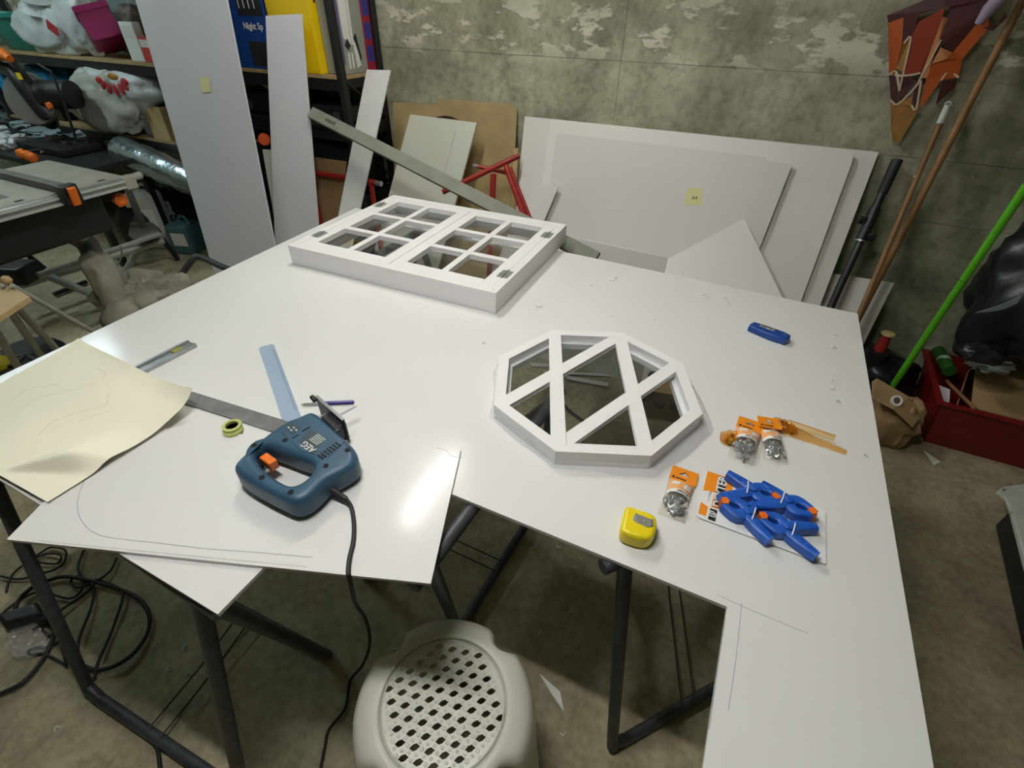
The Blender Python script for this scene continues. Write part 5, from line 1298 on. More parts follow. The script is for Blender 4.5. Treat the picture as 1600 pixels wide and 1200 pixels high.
for dz in (-0.014, -0.040): MB().bx(x1 + 0.028, x1 + 0.034, y0 - 0.1, y1 - 0.03, TSZ + dz - 0.006, TSZ + dz + 0.004).build('rail_lip', 'jug_white', rail)
MB().bx(x1 - 0.02, x1 + 0.03, y1 - 0.03, y1 + 0.03, TSZ - 0.06, TSZ + 0.002).build('rail_end', 'saw_table', ts, bevel=0.006)
MB().tube([Vector((x1 - 0.02, y1 + 0.03, TSZ - 0.02)), Vector((x1 - 0.03, y1 + 0.09, TSZ - 0.02))], 0.018, 12).build('side_knob', 'tube_grey', ts, smooth=40)
fy = Z(38, 285, TSZ).y
fence = MB().bx(x0 + 0.02, x1 + 0.05, fy - 0.022, fy + 0.022, TSZ + 0.001, TSZ + 0.034).build('rip_fence', 'saw_grey', ts, bevel=0.004)
MB().box((x1 + 0.045, fy, TSZ - 0.005), (0.05, 0.075, 0.085)).build('fence_head', 'black_plastic', fence, bevel=0.006)
MB().box((x1 + 0.078, fy, TSZ - 0.01), (0.014, 0.036, 0.085), Matrix.Rotation(0.25, 3, 'Y')).build('lock_lever', 'orange', ts, bevel=0.005)
bdm = MB().bx(x0 + 0.06, x1 - 0.05, 0.85, 1.38, 0.56, TSZ - 0.026).build('motor_housing', 'black_plastic', ts, bevel=0.02)
hk = Z(160, 303, 0.70)
MB().lathe([(0.035, -0.01), (0.035, 0.012), (0.02, 0.02)], 6, M4((x1 - 0.045, hk.y, 0.69), frame((1, 0, 0)))).build('tilt_knob', 'orange', ts)
def seg(p0, z0, p1, z1, r, m, nm): MB().tube([Z(*p0, z0), Z(*p1, z1)], r, 10).build(nm, m, ts, smooth=40)
seg((92, 312), 0.72, (128, 372), 0.50, 0.030, 'tube_grey', 'stand_upright')
seg((20, 450), 0.18, (255, 376), 0.18, 0.022, 'tube_grey', 'stand_rail')
seg((60, 430), 0.30, (250, 366), 0.26, 0.016, 'tube_grey', 'stand_rail')
seg((75, 432), 0.22, (170, 470), 0.05, 0.022, 'tube_grey', 'stand_leg')
seg((222, 378), 0.17, (196, 425), 0.01, 0.022, 'tube_grey', 'stand_leg')
seg((254, 374), 0.17, (278, 405), 0.012, 0.016, 'black_metal', 'stand_leg')
seg((-5, 398), 0.35, (112, 368), 0.35, 0.014, 'black_metal', 'stand_brace')
seg((5, 368), 0.45, (70, 420), 0.25, 0.014, 'black_metal', 'stand_brace')
seg((195, 285), 0.60, (228, 362), 0.22, 0.020, 'saw_grey', 'stand_upright')
seg((84, 460), 0.02, (135, 440), 0.02, 0.014, 'black_metal', 'stand_foot')
pl = [Z(x, y, 0.24) for x, y in ((205, 352), (238, 352), (252, 362), (248, 372), (214, 378), (204, 372))]
MB().prism(pl, (0, 0, 0.02)).build('foot_plate', 'saw_grey', ts, bevel=0.004)
MB().tube(catmull([Z(112, 366, 0.52), Z(135, 380, 0.46), Z(146, 400, 0.40)], 4), 0.050, 16).build('dust_port', 'saw_grey', ts, smooth=50)
MB().box(Z(25, 425, 0.30), (0.20, 0.16, 0.10), RZm(0.4)).build('pedal', 'black_plastic', ts, bevel=0.02)
MB().tube(catmull([Z(188, 385, 0.35), Z(190, 400, 0.2), Z(178, 425, 0.02)], 4), 0.005, 6).build('cable', 'jug_white', ts, smooth=60)
# dust bag hanging from the port, spread on the floor
db = thing('dust_bag', 'dusty beige fabric dust bag drooping from the table saw', 'dust bag', Z(200, 490, 0.0))
slv = MB().tube(catmull([Z(146, 398, 0.40), Z(158, 425, 0.34), Z(172, 455, 0.26), Z(190, 480, 0.16), Z(215, 520, 0.08)], 5), [0.056, 0.060, 0.066, 0.07, 0.072, 0.075, 0.075, 0.072, 0.068, 0.06, 0.058, 0.062, 0.07, 0.08, 0.09, 0.10, 0.11, 0.11, 0.10, 0.09, 0.07][:21], 22)
for i_ in range(len(slv.v)):
    q_ = slv.v[i_]; slv.v[i_] = q_ + Vector((noise.noise(q_ * 9), noise.noise(q_ * 9 + Vector((5, 0, 0))), noise.noise(q_ * 9 + Vector((0, 7, 0))))) * 0.035 - Vector((0, 0, 0.018 * abs(noise.noise(q_ * 17))))
    slv.v[i_].z = max(slv.v[i_].z, 0.004)
slv.build('sleeve', 'dust_cloth', db, smooth=70)
MB().blob(Z(232, 466, 0.13), (0.26, 0.20, 0.14), 51, 0.35, 1.8, 48, 30, 0.9, RZm(0.5), 0.5, 3.4, 0.002).build('pouch', 'dust_cloth', db, smooth=70)
# jugs, vacuum
def jug(label, px, w, d, h, m, rz, cap):
    p = Z(*px, 0); t = thing('jug', label, 'canister', (p.x, p.y, 0))
    R_ = RZm(rz)
    base = [p + R_ @ Vector((sx_ * w, sy_ * d, 0)) for sx_, sy_ in ((-1, -1), (1, -1), (1, 1), (-1, 1))]
    MB().rprism(base, 0.001, h, 0.05, seg=5, rb=0.015).build('body', m, t, smooth=60)
    MB().lathe([(0.022, h - 0.01), (0.022, h + 0.03), (0.018, h + 0.035), (0.001, h + 0.035)], 16, M4(p + R_ @ Vector((-w * 0.5, 0, 0)), Matrix.Identity(3))).build('cap', cap, t, smooth=40)
    hp = [p + R_ @ Vector((w * u_, 0, h - 0.02 + q)) for u_, q in ((-0.1, 0.0), (0.0, 0.045), (0.5, 0.05), (0.75, 0.0))]
    MB().tube(catmull(hp, 4), 0.012, 8).build('handle', m, t, smooth=60)
    MB().box(p + R_ @ Vector((0, -d - 0.0008, h * 0.5)), (w * 1.3, 0.002, h * 0.4), R_).build('label_patch', 'print_white', t)
    return t
jug('white plastic jug beside the foil roll', (256, 384), 0.10, 0.06, 0.42, 'jug_white', 0.5, mat('cap_green', (70, 170, 70), 0.5))
jug('teal grey canister beside the wide tall board', (300, 392), 0.085, 0.075, 0.23, 'jug_teal', 0.3, 'black_plastic')
jug('grey canister behind the teal one', (282, 372), 0.08, 0.07, 0.25, 'bucket_grey', -0.3, 'black_plastic')
vc_ = thing('wet_vacuum', 'black vacuum cleaner between table saw and jugs', 'vacuum', Z(222, 372, 0))
MB().blob(Z(222, 350, 0.16), (0.14, 0.16, 0.17), 61, 0.1, 1.5, 28, 18, 0.8, RZm(0.4), 0.05, 3, 0.002).build('drum', 'black_plastic', vc_, smooth=60)
MB().tube(catmull([Z(215, 310, 0.30), Z(232, 316, 0.30), Z(252, 345, 0.2), Z(262, 375, 0.05)], 5), 0.018, 10).build('hose', 'black_rubber', vc_, smooth=60)
tr_ = thing('tube_stand', 'bent dark steel tube stand between dust bag and table', 'stand', Z(305, 440, 0.0))
MB().tube(catmull([Z(258, 470, 0.015), Z(272, 446, 0.10), Z(300, 407, 0.26), Z(314, 402, 0.28), Z(350, 418, 0.28), Z(410, 438, 0.28), Z(440, 450, 0.26), Z(452, 480, 0.015)], 5), 0.018, 12).build('tube', 'steel_dark', tr_, smooth=60)
MB().tube([Z(270, 449, 0.10), Z(445, 462, 0.10)], 0.010, 8).build('cross_tube', 'steel_dark', tr_, smooth=60)

# ------------------------------------------------------------------ small folding bench at the left edge
WZ = 0.60
wbn = thing('folding_workbench', 'folding bench with a wooden top and white tube legs at the left edge', 'bench', Z(20, 520, 0))
tp_ = [Z(-90, 470, WZ), Z(-20, 425, WZ), Z(46, 463, WZ), Z(-30, 512, WZ)]
MB().prism(tp_, (0, 0, -0.022)).build('wooden_top', 'wood_light', wbn, bevel=0.002)
def wleg(p0, z0, p1, z1, r=0.012): MB().tube([Z(*p0, z0), Z(*p1, z1)], r, 10).build('leg', 'tube_grey', wbn, smooth=40)
wleg((18, 446), WZ + 0.016, (150, 521), 0.28, 0.010)
wleg((10, 478), WZ - 0.03, (85, 586), 0.02, 0.014)
wleg((22, 474), WZ - 0.03, (112, 572), 0.02, 0.014)
wleg((-15, 505), WZ - 0.03, (45, 600), 0.02, 0.014)
MB().blob(Z(10, 438, WZ + 0.02), (0.022, 0.018, 0.018), 3, 0.2, 2, 14, 10).build('wing_nut', 'wood_light', wbn, smooth=50)
MB().tube([Z(4, 446, WZ), Z(4, 446, WZ + 0.02)], 0.007, 10).build('bolt', 'chrome', wbn)
wh = thing('cart_tyre', 'large black wheel lying under the folding bench', 'wheel', Z(50, 560, 0))
wp_ = Z(46, 562, 0.03)
MB().lathe([(0.10, -0.028), (0.155, -0.02), (0.165, 0.0), (0.155, 0.02), (0.10, 0.028)], 36, M4(wp_, frame((0.15, -0.1, 1)))).build('tyre', 'black_rubber', wh, smooth=50)
for k in range(5):
    a = k * 1.2566; MB().box(wp_ + Vector((0.05 * math.cos(a), 0.05 * math.sin(a), 0.026)), (0.09, 0.018, 0.012), RZm(a)).build('spoke', 'steel_dark', wh)
yt = MB().blob(Z(2, 570, 0.05), (0.05, 0.05, 0.05), 4, 0.2, 2, 18, 12, flat=0.001).build('yellow_sponge', mat('dull_yellow', (190, 180, 30), 0.6, var=0.2, vscale=30), smooth=60)
tag(yt, 'yellow sponge on the floor at the left edge', 'sponge')

# ------------------------------------------------------------------ floor on the left: black cables, socket block, clear bag
cb_ = thing('cable_coil', 'tangle of black extension cables on the floor under the left trestle', 'cable', Z(120, 970, 0))
def cable(pts, r, z=0.006, m='black_rubber'):
    P = [Z(x, y, z + r + 0.004 * ((i * 7) % 3)) for i, (x, y) in enumerate(pts)]
    MB().tube(catmull(P, 6), r, 8).build('cable', m, cb_, smooth=60)
cable([(-20, 1092), (8, 1081), (37, 1065), (67, 1030), (82, 1000), (86, 985)], 0.0062)
cable([(22, 962), (28, 940), (50, 918), (72, 908), (100, 901), (135, 906), (175, 917), (212, 932), (231, 955), (232, 984), (212, 1017), (182, 1039), (152, 1047), (130, 1041)], 0.0060)
cable([(182, 872), (172, 892), (152, 908), (135, 925), (100, 950), (50, 985)], 0.0036)
cable([(-10, 972), (20, 945), (60, 925), (110, 935), (130, 915), (120, 900), (110, 910), (122, 918), (140, 912)], 0.0036)
cable([(132, 858), (122, 885), (130, 905), (146, 920), (142, 950), (123, 1000), (124, 1030)], 0.0040)
cable([(150, 905), (178, 915), (192, 930), (175, 985), (153, 1035), (146, 1064)], 0.0040)
cable([(104, 1042), (96, 1010), (85, 985), (70, 975), (50, 965)], 0.0034)
cable([(60, 978), (75, 992), (95, 995), (80, 1010), (55, 1012), (44, 1018), (50, 1023), (70, 1022), (102, 1038)], 0.0034)
cable([(10, 925), (18, 900), (40, 880), (60, 866), (80, 855), (102, 860), (100, 878), (85, 890), (60, 897), (30, 905), (0, 900)], 0.0036)
cable([(55, 872), (75, 865), (95, 868), (90, 880), (70, 880), (55, 876)], 0.0034)
cable([(228, 1148), (245, 1168), (250, 1200), (258, 1240)], 0.0048)
MB().rprism([Z(8, 972, 0), Z(70, 952, 0), Z(80, 972, 0), Z(20, 990, 0)], 0.012, 0.05, 0.012).build('socket_block', 'black_plastic', cb_, smooth=50)
MB().rprism([Z(62, 968, 0), Z(88, 958, 0), Z(94, 972, 0), Z(70, 984, 0)], 0.012, 0.04, 0.010).build('plug', 'black_rubber', cb_, smooth=50)
o = MB().blob(Z(45, 1003, 0.012), (0.07, 0.045, 0.014), 71, 0.4, 2, 26, 14, wr=0.4, wf=3, flat=0.001).build('clear_plastic_bag', 'clear_film', smooth=50); tag(o, 'crumpled clear plastic bag on the floor beside the cables', 'bag')
# scraps on the floor
def scrap_poly(px, label, m='card_white', th=0.002, name='paper_scrap'):
    o = MB().prism([Z(x, y, 0.001) for x, y in px], (0, 0, th)).build(name, m); return tag(o, label, 'scrap')
scrap_poly([(843, 1053), (875, 1081), (881, 1112), (862, 1085)], 'thin pale offcut sliver on the floor right of the stool', 'card_white', name='floor_sliver')
scrap_poly([(1443, 704), (1470, 722), (1459, 727)], 'small pale pointed scrap on the floor in front of the red crate', 'pvc_cream', name='floor_sliver')
rnd = random.Random(21)
FSL = ['pale shaving on the floor inside the cable loop', 'left one of two shavings between cable loop and trestle leg', 'right one of two shavings between cable loop and trestle leg', 'pale shaving on the floor left of the stay wires', 'pale shaving nearest the stay wires of the left trestle', 'pale shaving at the lower end of the cable loop', 'pale shaving on the open floor at the bottom left', 'pale shaving under the corner of the white offcut sheet', 'pale shaving on the dark floor behind the stool', 'pale shaving under the front edge of the table, left of two', 'pale shaving under the front edge of the table, right of two', 'pale shaving on the floor between stool and right trestle', 'pale shaving on the floor just right of the stool rim', 'pale shaving on the floor below the thin pale sliver', 'pale shaving at the right edge of the cable loop', 'pale shaving under the table behind the right trestle', 'pale shaving on the floor left of the stool', 'pale shaving on the floor beside the back of the stool']
for i, (x, y) in enumerate([(150, 940), (293, 1010), (313, 1010), (265, 1040), (298, 1054), (158, 1051), (94, 1136), (276, 940), (786, 888), (830, 855), (870, 852), (888, 957), (848, 990), (875, 1145), (230, 985), (1040, 840), (560, 1130), (620, 1020)]):
    p = Z(x, y, 0.001); a0 = rnd.uniform(0, 6.28); L_ = 0.008 + 0.006 * rnd.random()
    o = MB().tube(catmull([p, p + Vector((L_ * math.cos(a0), L_ * math.sin(a0), 0.004)), p + Vector((L_ * math.cos(a0 + .9) * 1.5, L_ * math.sin(a0 + .9) * 1.5, 0.001))], 3), 0.0014, 5).build('floor_shaving', 'shaving', smooth=60)
    tag(o, FSL[i], 'shaving', 'shavings on the floor')

# ------------------------------------------------------------------ things on the floor seen through the octagon
cbx = thing('cardboard_box', 'cardboard box with round holes on the floor under the table', 'box', Z(1030, 640, 0))
q0, q1_, = Z(998, 650, 0), Z(1080, 663, 0); ud = (q1_ - q0).normalized(); vd = Vector((-ud.y, ud.x, 0)); bwid = (q1_ - q0).length; bh = 0.15; bdp = 0.09
holes = []
for fx_ in (0.32, 0.62):
    cc = q0 + ud * bwid * fx_ + Vector((0, 0, bh * 0.55)); holes.append([cc + ud * 0.026 * math.cos(a) + Vector((0, 0, 0.026 * math.sin(a))) for a in [i * math.pi / 8 for i in range(16)]])
MB().prism([q0 + Vector((0, 0, 0.001)), q1_ + Vector((0, 0, 0.001)), q1_ + Vector((0, 0, bh)), q0 + Vector((0, 0, bh))], vd * 0.005, holes).build('front_side', 'cardboard', cbx)
def cside(a, b, nm): MB().prism([a + Vector((0, 0, 0.001)), b + Vector((0, 0, 0.001)), b + Vector((0, 0, bh)), a + Vector((0, 0, bh))], Vector((0, 0, 1)).cross((b - a).normalized()) * 0.005).build(nm, 'cardboard', cbx)
MB().prism([q0 + Vector((0, 0, bh)), q1_ + Vector((0, 0, bh)), q1_ + vd * bdp + Vector((0, 0, bh)), q0 + vd * bdp + Vector((0, 0, bh))], (0, 0, 0.004)).build('lid', 'cardboard', cbx)
cside(q1_, q1_ + vd * bdp, 'side'); cside(q1_ + vd * bdp, q0 + vd * bdp, 'back_side'); cside(q0 + vd * bdp, q0, 'side')
bgz = Z(1045, 600, 0.1)
o = MB().blob(q0 + ud * 0.14 + vd * (bdp + 0.055) + Vector((0, 0, 0.09)), (0.12, 0.042, 0.10), 81, 0.25, 1.8, 26, 16, flat=0.001, wr=0.2).build('black_bundle', 'bin_black', smooth=60); tag(o, 'black plastic bundle behind the cardboard box under the table', 'bag')
for i, (a, b, w) in enumerate((((830, 570), (985, 577), 0.03), ((850, 582), (960, 587), 0.02), ((885, 590), (950, 602), 0.03), ((905, 563), (1000, 567), 0.05))):
    p, q = Z(*a, 0.004 + 0.004 * i), Z(*b, 0.004 + 0.004 * i); d = (q - p).normalized(); s_ = Vector((-d.y, d.x, 0)) * w / 2
    o = MB().prism([p - s_, q - s_, q + s_, p + s_], (0, 0, 0.0035)).build('white_strip', 'pvc_wall')
    tag(o, ['longest white plastic strip on the floor, seen through the octagon frame', 'narrowest white plastic strip on the floor, seen through the octagon frame', 'nearest white plastic strip on the floor, seen through the octagon frame', 'broad white plastic strip furthest back on the floor, seen through the octagon frame'][i], 'strip')
o = MB().blob(Z(862, 634, 0.02), (0.05, 0.03, 0.02), 5, 0.3, 2, 16, 10, flat=0.001).build('foam_piece', 'shaving', smooth=50); tag(o, 'pale foam piece on the floor seen through the octagon frame', 'scrap')
o = MB().tube(catmull([Z(866, 600, 0.008), Z(876, 625, 0.008), Z(890, 642, 0.008), Z(912, 658, 0.008)], 5), 0.007, 8).build('floor_cable', 'black_rubber', smooth=60); tag(o, 'short dark cable on the floor seen through the octagon frame', 'cable')

# ------------------------------------------------------------------ right side: poles, kite, bin bag, crate
def pole(name, label, p_top, p_bot, r, m, cat='pole'):
    t = thing(name, label, cat, p_bot)
    MB().tube([p_bot, p_top], r, 12).build('shaft', m, t, smooth=40)
    return t
def foot(px0, y0, px1, y1):                    # pole through two pixel points at given depths, carried down to the floor
    a, b = Y(*px0, y0), Y(*px1, y1); k = a.z / (a.z - b.z); return a, a + (b - a) * k
a, b = foot((1402, 250), 2.60, (1300, 475), 2.36)
bp_ = pole('black_pole', 'black telescopic pole with clamps leaning beside the white sheets', a, b + Vector((0, 0, 0.01)), 0.016, 'black_plastic')
u = (b - a).normalized()
MB().tube([a - u * 0.0, a + u * 0.13], [0.021, 0.019], 12).build('grip', 'black_rubber', bp_, smooth=40)
MB().tube([a + u * 0.19, a + u * 0.32], 0.022, 12).build('clamp_sleeve', 'black_plastic', bp_, smooth=40)
for k_, sx_ in ((0.24, -1), (0.30, 1)): MB().box(a + u * k_ + Vector((0.028 * sx_, -0.012, 0)), (0.03, 0.022, 0.03)).build('clamp_knob', 'black_plastic', bp_, bevel=0.005)
MB().tube([a + u * 0.322, a + u * 0.328], 0.023, 12).build('collar', 'alu', bp_, smooth=40)
a, b = foot((1606, -15), 2.62, (1345, 490), 2.37)
pole('broom_handle', 'long brown wooden broom handle leaning on the wall under the kite', a, b + Vector((0, 0, 0.01)), 0.0135, 'wood_pole')
a, b = foot((1470, 190), 2.58, (1348, 478), 2.27)
wp2 = pole('wooden_stick', 'thinner wooden stick with a white hanging cap beside the broom handle', a, b + Vector((0, 0, 0.01)), 0.010, 'wood_pole')
u = (a - b).normalized()
MB().tube([a - u * 0.01, a + u * 0.03, a + u * 0.055], [0.013, 0.012, 0.010], 12).build('cap', 'shell_white', wp2, smooth=40)
MB().tube([a + u * 0.060 + Vector((0.009 * math.cos(q), 0, 0.009 * math.sin(q))) for q in [i * 0.6283 for i in range(10)]], 0.0035, 8, closed=True).build('hanging_loop', 'shell_white', wp2, smooth=60)
MB().blob(a - u * 0.20 + Vector((-0.009, -0.006, 0)), (0.006, 0.006, 0.006), 0, 0, 1, 10, 8).build('knot', 'wood_light', wp2, smooth=60)
a = Y(1606, 288, 2.15); b = Z(1393, 606, 0.15)
gpo = pole('green_pole', 'bright green pole leaning in front of the black bin bag', a, b, 0.0135, 'green_pole')
uu = (a - b).normalized()
for k_ in (0.33, 0.62): MB().tube([b + (a - b) * k_, b + (a - b) * k_ + uu * 0.004], 0.0142, 12).build('joint_ring', mat('green_dark', (64, 140, 24), 0.4), gpo, smooth=40)
gb_ = MB().tube([b + uu * 0.01, Vector((b.x - 0.02, b.y - 0.02, 0.12)), Vector((b.x - 0.03, b.y - 0.03, 0.06))], [0.014, 0.022, 0.03], 12).build('broom_socket', 'black_plastic', gpo, smooth=40)
MB().bx(b.x - 0.16, b.x + 0.09, b.y - 0.06, b.y + 0.0, 0.002, 0.062).build('broom_head', mat('bristle', (60, 58, 54), 0.9, bump=0.4, bscale=90), gpo, bevel=0.004)

# kite hung on the wall
kt = thing('folded_kite', 'folded orange and maroon kite hanging on the concrete wall', 'kite', Y(1402, 225, 2.63))
KY = 2.625
def kpz(x, y): 
    f = (x - 1390) / 160.0
    return Y(x, y, KY - 0.03 * max(0, f) - 0.012 * (1 if 1405 < x < 1480 else 0))
KP = [('kite_brown', [(1386, 24), (1480, -14), (1560, -30), (1548, -2), (1476, 12), (1388, 36)]),
      ('kite_orange', [(1388, 36), (1412, 27), (1409, 70), (1400, 104), (1398, 116), (1389, 116)]),
      ('kite_brown', [(1412, 27), (1436, 20), (1428, 52), (1410, 68)]),
      ('kite_gold', [(1410, 70), (1424, 55), (1410, 112), (1400, 108)]),
      ('kite_red', [(1436, 34), (1476, 12), (1469, 40), (1438, 112), (1411, 118), (1425, 54)]),
      ('kite_peach', [(1474, 26), (1485, 30), (1467, 62), (1448, 122), (1437, 122)]),
      ('kite_brown', [(1485, 10), (1552, -6), (1546, 12), (1490, 80), (1470, 72), (1470, 58)]),
      ('kite_peach', [(1470, 74), (1488, 82), (1478, 92), (1456, 100)]),
      ('kite_orange', [(1546, 14), (1545, 44), (1504, 92), (1498, 120), (1470, 126), (1440, 168), (1437, 164), (1448, 122), (1456, 101), (1479, 92), (1490, 80)]),
      ('kite_brown', [(1389, 117), (1398, 118), (1403, 140), (1402, 162), (1392, 156)]),
      ('kite_brown', [(1412, 119), (1424, 117), (1430, 130), (1402, 161), (1405, 140)]),
      ('kite_brown', [(1432, 126), (1440, 124), (1436, 150), (1431, 170), (1424, 164)]),
      ('kite_brown', [(1472, 127), (1496, 122), (1492, 136), (1462, 164)]),
      ('kite_gold', [(1392, 157), (1402, 163), (1426, 150), (1424, 165), (1431, 171), (1440, 168), (1432, 178), (1406, 222), (1395, 222), (1392, 200)])]
for m_, pl_ in KP:
    MB().prism([kpz(x, y) for x, y in pl_], (0, 0.0025, 0)).build('kite_panel', m_, kt)
for ln in ([(1389, 117), (1400, 112), (1405, 142)], [(1412, 68), (1423, 58), (1412, 110), (1405, 142)], [(1398, 116), (1404, 118), (1412, 118), (1424, 117), (1438, 114)], [(1392, 156), (1402, 163), (1430, 136), (1440, 118), (1470, 62)], [(1424, 164), (1431, 171), (1439, 126)], [(1470, 126), (1482, 112), (1498, 121)]):
    line_strip(catmull([kpz(x, y) - Vector((0, 0.003, 0)) for x, y in ln], 3), 0.006, (0, -1, 0)).solid(0.0015, (0, -1, 0)).build('kite_piping', 'kite_cream', kt)
MB().tube([Y(1528, 38, 2.56), Y(1545, 15, 2.56), Y(1590, -30, 2.56)], [0.012, 0.022, 0.024], 14).build('kite_sleeve', mat('lilac', (150, 134, 158), 0.6), kt, smooth=50)
MB().prism([Y(1535, 44, 2.55), Y(1560, 36, 2.55), Y(1570, 20, 2.55), Y(1575, 26, 2.55), Y(1552, 48, 2.55)], (0, 0.002, 0)).build('kite_strap', 'kite_brown', kt)

# red crate with cardboard, green roll
cu = (Z(1600, 660, 0.25) - Z(1472, 628, 0.25)).normalized(); cw_ = Vector((-cu.y, cu.x, 0)); F = Z(1472, 628, 0.25); F.z = 0; cl, cdp, ch = 0.62, 0.42, 0.243
rc = thing('red_crate', 'dark red plastic crate full of cardboard at the right', 'crate', F + cu * cl / 2 + cw_ * cdp / 2)
def crp(x, y, z): return F + cu * x + cw_ * y + Vector((0, 0, z))
tp2 = 0.055
def wallq(a, b, c, d, nrm): MB().prism([a, b, c, d], nrm * 0.005).build('side', 'red_plastic', rc)
wallq(crp(tp2, tp2, 0.001), crp(cl - tp2, tp2, 0.001), crp(cl, 0, ch), crp(0, 0, ch), cw_)
wallq(crp(tp2, cdp - tp2, 0.001), crp(cl - tp2, cdp - tp2, 0.001), crp(cl, cdp, ch), crp(0, cdp, ch), -cw_)
wallq(crp(tp2, tp2, 0.001), crp(tp2, cdp - tp2, 0.001), crp(0, cdp, ch), crp(0, 0, ch), cu)
wallq(crp(cl - tp2, tp2, 0.001), crp(cl - tp2, cdp - tp2, 0.001), crp(cl, cdp, ch), crp(cl, 0, ch), -cu)
MB().prism([crp(tp2, tp2, 0.004), crp(cl - tp2, tp2, 0.004), crp(cl - tp2, cdp - tp2, 0.004), crp(tp2, cdp - tp2, 0.004)], (0, 0, 0.005)).build('base', 'red_plastic', rc)
e_ = 0.016
MB().prism([crp(-e_, -e_, ch), crp(cl + e_, -e_, ch), crp(cl + e_, cdp + e_, ch), crp(-e_, cdp + e_, ch)], (0, 0, 0.008), [[crp(0.006, 0.006, ch), crp(cl - 0.006, 0.006, ch), crp(cl - 0.006, cdp - 0.006, ch), crp(0.006, cdp - 0.006, ch)]]).build('rim', 'red_plastic', rc, bevel=0.002)
for k_ in range(1, 6): MB().prism([crp(k_ * 0.1, 0.004, 0.06), crp(k_ * 0.1 + 0.006, 0.004, 0.06), crp(k_ * 0.1 + 0.008, -0.006, ch), crp(k_ * 0.1 - 0.002, -0.006, ch)], (0, 0, -0.0)).build('rib', 'red_plastic', rc) if False else None
o = MB().prism([crp(0.10, 0.012, 0.246), crp(0.62, 0.012, 0.25), crp(0.62, 0.33, 0.37), crp(0.13, 0.33, 0.35)], (0, 0, 0.006)).build('cardboard_flap', 'cardboard'); tag(o, 'pale brown cardboard flap lying in the red crate', 'cardboard')
o = MB().prism([crp(0.10, 0.05, 0.10), crp(0.20, 0.30, 0.12), crp(0.22, 0.34, 0.42), crp(0.10, 0.22, 0.30)], (0.005, 0, 0)).build('cardboard_flap', 'cardboard'); tag(o, 'cardboard flap standing up against the bin bag in the red crate', 'cardboard')
o = MB().prism([crp(0.03, 0.06, 0.12), crp(0.09, 0.06, 0.12), crp(0.08, 0.20, 0.20), crp(0.03, 0.22, 0.20)], (0, 0, 0.003)).build('white_card', 'card_white'); tag(o, 'white card tucked in the corner of the red crate', 'card')
g0 = Z(1475, 564, 0.26); gr = thing('green_roll', 'dark green roll sticking out of the red crate', 'roll', g0 - Vector((0, 0, 0.1)))
MB().tube([Z(1466, 548, 0.26), Z(1484, 580, 0.26)], 0.026, 18).build('roll', mat('leaf_green', (44, 104, 28), 0.5, var=0.3, vscale=12), gr, smooth=40)
MB().tube([Z(1474, 562, 0.26), Z(1477, 567, 0.26)], 0.0265, 18).build('tape_band', 'mint', gr, smooth=40)
o = MB().tube([crp(0.05, 0.20, 0.24), crp(0.11, 0.0, 0.255)], 0.007, 8).build('wooden_stick', 'wood_pole', smooth=40); tag(o, 'thin wooden slat across the corner of the red crate', 'slat')
# black bin bag on top
bbg = thing('bin_bag', 'full black bin bag on the red crate at the right edge', 'bag', Y(1575, 560, 2.30))
cB = Y(1592, 465, 2.34)
MB().blob(cB + Vector((0.10, 0.02, 0.0)), (0.25, 0.22, 0.33), 91, 0.22, 1.5, 48, 34, 0.95, wr=0.18, wf=3.5).build('bag_body', 'bin_black', bbg, smooth=70)
def sliver(px, y, nm='shiny_fold', m='clear_bag'): MB().prism([Y(x, q, y) for x, q in px], (0, 0.004, 0)).build(nm, m, bbg, bevel=0.001)
sliver([(1524, 489), (1560, 478), (1597, 462), (1590, 474), (1570, 483), (1550, 487)], 2.11)
cf = Y(1545, 566, 2.16)
MB().blob(cf, (0.075, 0.04, 0.035), 93, 0.35, 2.2, 24, 14, 0.8, wr=0.4, wf=3).build('torn_plastic', 'foil', bbg, smooth=40)
MB().blob(cf + Vector((-0.04, -0.01, 0.035)), (0.07, 0.05, 0.035), 95, 0.35, 2.2, 24, 14, 0.8, wr=0.3, wf=3).build('knot', 'bin_black', bbg, smooth=60)
# kraft bag with a reel ring, dark things behind
kb_ = thing('kraft_bag', 'crumpled kraft paper bag with a cardboard ring beside the table corner', 'bag', Z(1392, 690, 0))
kc = Z(1394, 655, 0.10)
MB().blob(kc, (0.105, 0.10, 0.12), 101, 0.25, 1.8, 34, 24, 0.85, wr=0.25, wf=3, flat=0.002).build('bag_body', 'kraft', kb_, smooth=45)
rg = Z(1401, 626, 0.245)
MB().lathe([(0.014, -0.004), (0.022, -0.004), (0.022, 0.004), (0.014, 0.004), (0.014, -0.004)], 24, M4(rg, frame((0.2, -0.75, 0.65)))).build('ring', 'card_white', kb_, smooth=40)
MB().lathe([(0.0135, 0.0), (0.0135, 0.001)], 20, M4(rg, frame((0.2, -0.75, 0.65)))).build('ring_core', mat('core_brown', (96, 76, 54), 0.8), kb_)
flapc = [Z(1362, 598, 0.24), Z(1370, 593, 0.25), Z(1420, 622, 0.235), Z(1436, 656, 0.18), Z(1426, 668, 0.17), Z(1396, 640, 0.225), Z(1362, 622, 0.235)]
MB().prism(flapc, (0, 0.004, 0.004)).build('paper_flap', 'kraft', kb_)
dk = thing('dark_sack', 'dark sack on the floor behind the kraft paper bag', 'sack', Z(1390, 610, 0))
MB().blob(Vector((0.80, 2.46, 0.12)), (0.15, 0.13, 0.13), 103, 0.25, 1.8, 30, 20, 0.9, wr=0.2, flat=0.002).build('sack_body', 'bin_black', dk, smooth=60)
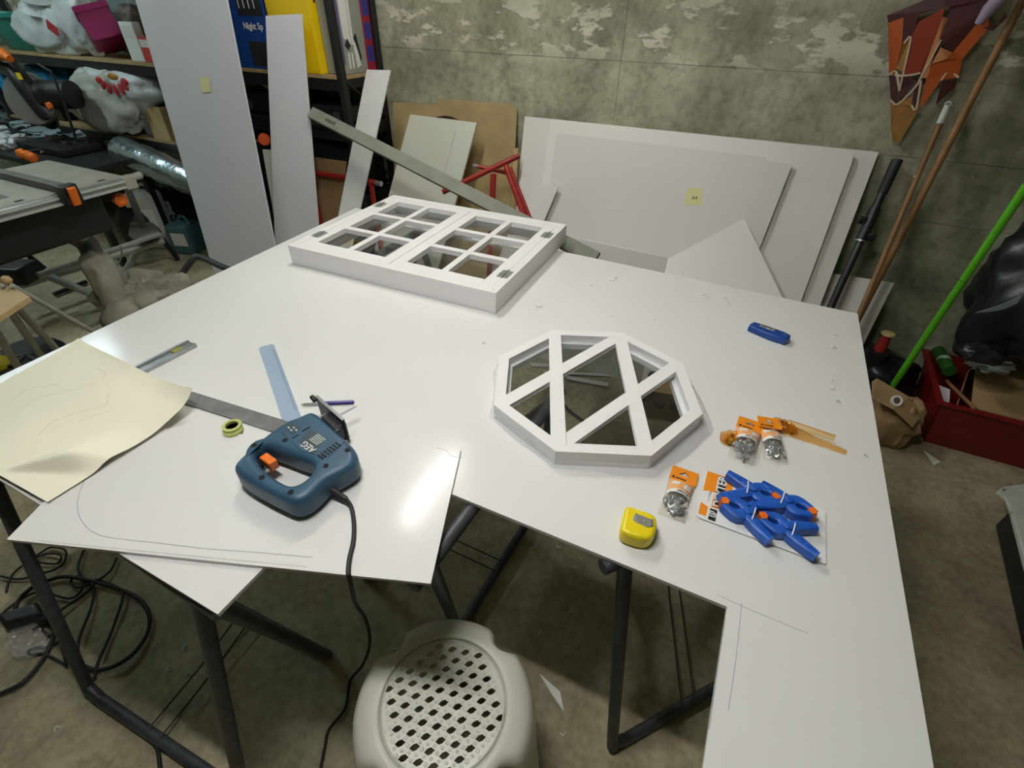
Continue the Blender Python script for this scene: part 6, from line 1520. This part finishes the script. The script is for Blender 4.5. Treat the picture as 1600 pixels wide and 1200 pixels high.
rv = thing('red_vase', 'small red pot with a pale lid behind the back right table corner', 'pot', Y(1382, 540, 2.40) - Vector((0, 0, 0.05)))
rp = Y(1382, 532, 2.42)
MB().lathe([(0.026, -0.05), (0.020, 0.0), (0.016, 0.03)], 16, M4(rp, Matrix.Identity(3))).build('pot', 'red_metal', rv, smooth=40)
MB().lathe([(0.016, 0.03), (0.028, 0.033), (0.026, 0.040), (0.001, 0.044)], 16, M4(rp, Matrix.Identity(3))).build('lid', 'wood_light', rv, smooth=40)
MB().lathe([(0.05, -rp.z + 0.002), (0.05, -0.05)], 16, M4(rp, Matrix.Identity(3))).build('stand', 'black_plastic', rv, smooth=40)
# white lidded black box at the right edge
sx0 = Z(1566, 768, 0.14); 
sb = thing('storage_box', 'black storage box with a white lid at the right edge', 'storage box', Vector((sx0.x + 0.3, sx0.y - 0.15, 0)))
e0 = (Z(1600, 868, 0.14) - Z(1580, 792, 0.14)); e0.z = 0; e0.normalize(); e1_ = Vector((-e0.y, e0.x, 0)); 
if e1_.x < 0: e1_ = -e1_
o0 = Z(1577, 778, 0.14)
lid = [o0, o0 + e0 * 0.60, o0 + e0 * 0.60 + e1_ * 0.40, o0 + e1_ * 0.40]
MB().rprism(lid, 0.115, 0.14, 0.008).build('lid', 'shell_white', sb, smooth=50)
hnd = [Z(x, y, 0.14) for x, y in ((1558, 768), (1566, 761), (1600, 756), (1612, 790), (1580, 800), (1572, 778))]
hh_ = [Z(1570 + 4 * math.cos(a), 766 + 2.2 * math.sin(a), 0.14) for a in [i * 0.785 for i in range(8)]]
MB().prism(hnd, (0, 0, -0.012), [hh_]).build('lid_grip', 'shell_white', sb, bevel=0.002)
ins = [o0 + e0 * 0.02 + e1_ * 0.02, o0 + e0 * 0.58 + e1_ * 0.02, o0 + e0 * 0.58 + e1_ * 0.38, o0 + e0 * 0.02 + e1_ * 0.38]
MB().rprism([Vector((p.x, p.y)) for p in ins], 0.001, 0.114, 0.004, rb=0.02).build('body', 'bin_black', sb, smooth=50)
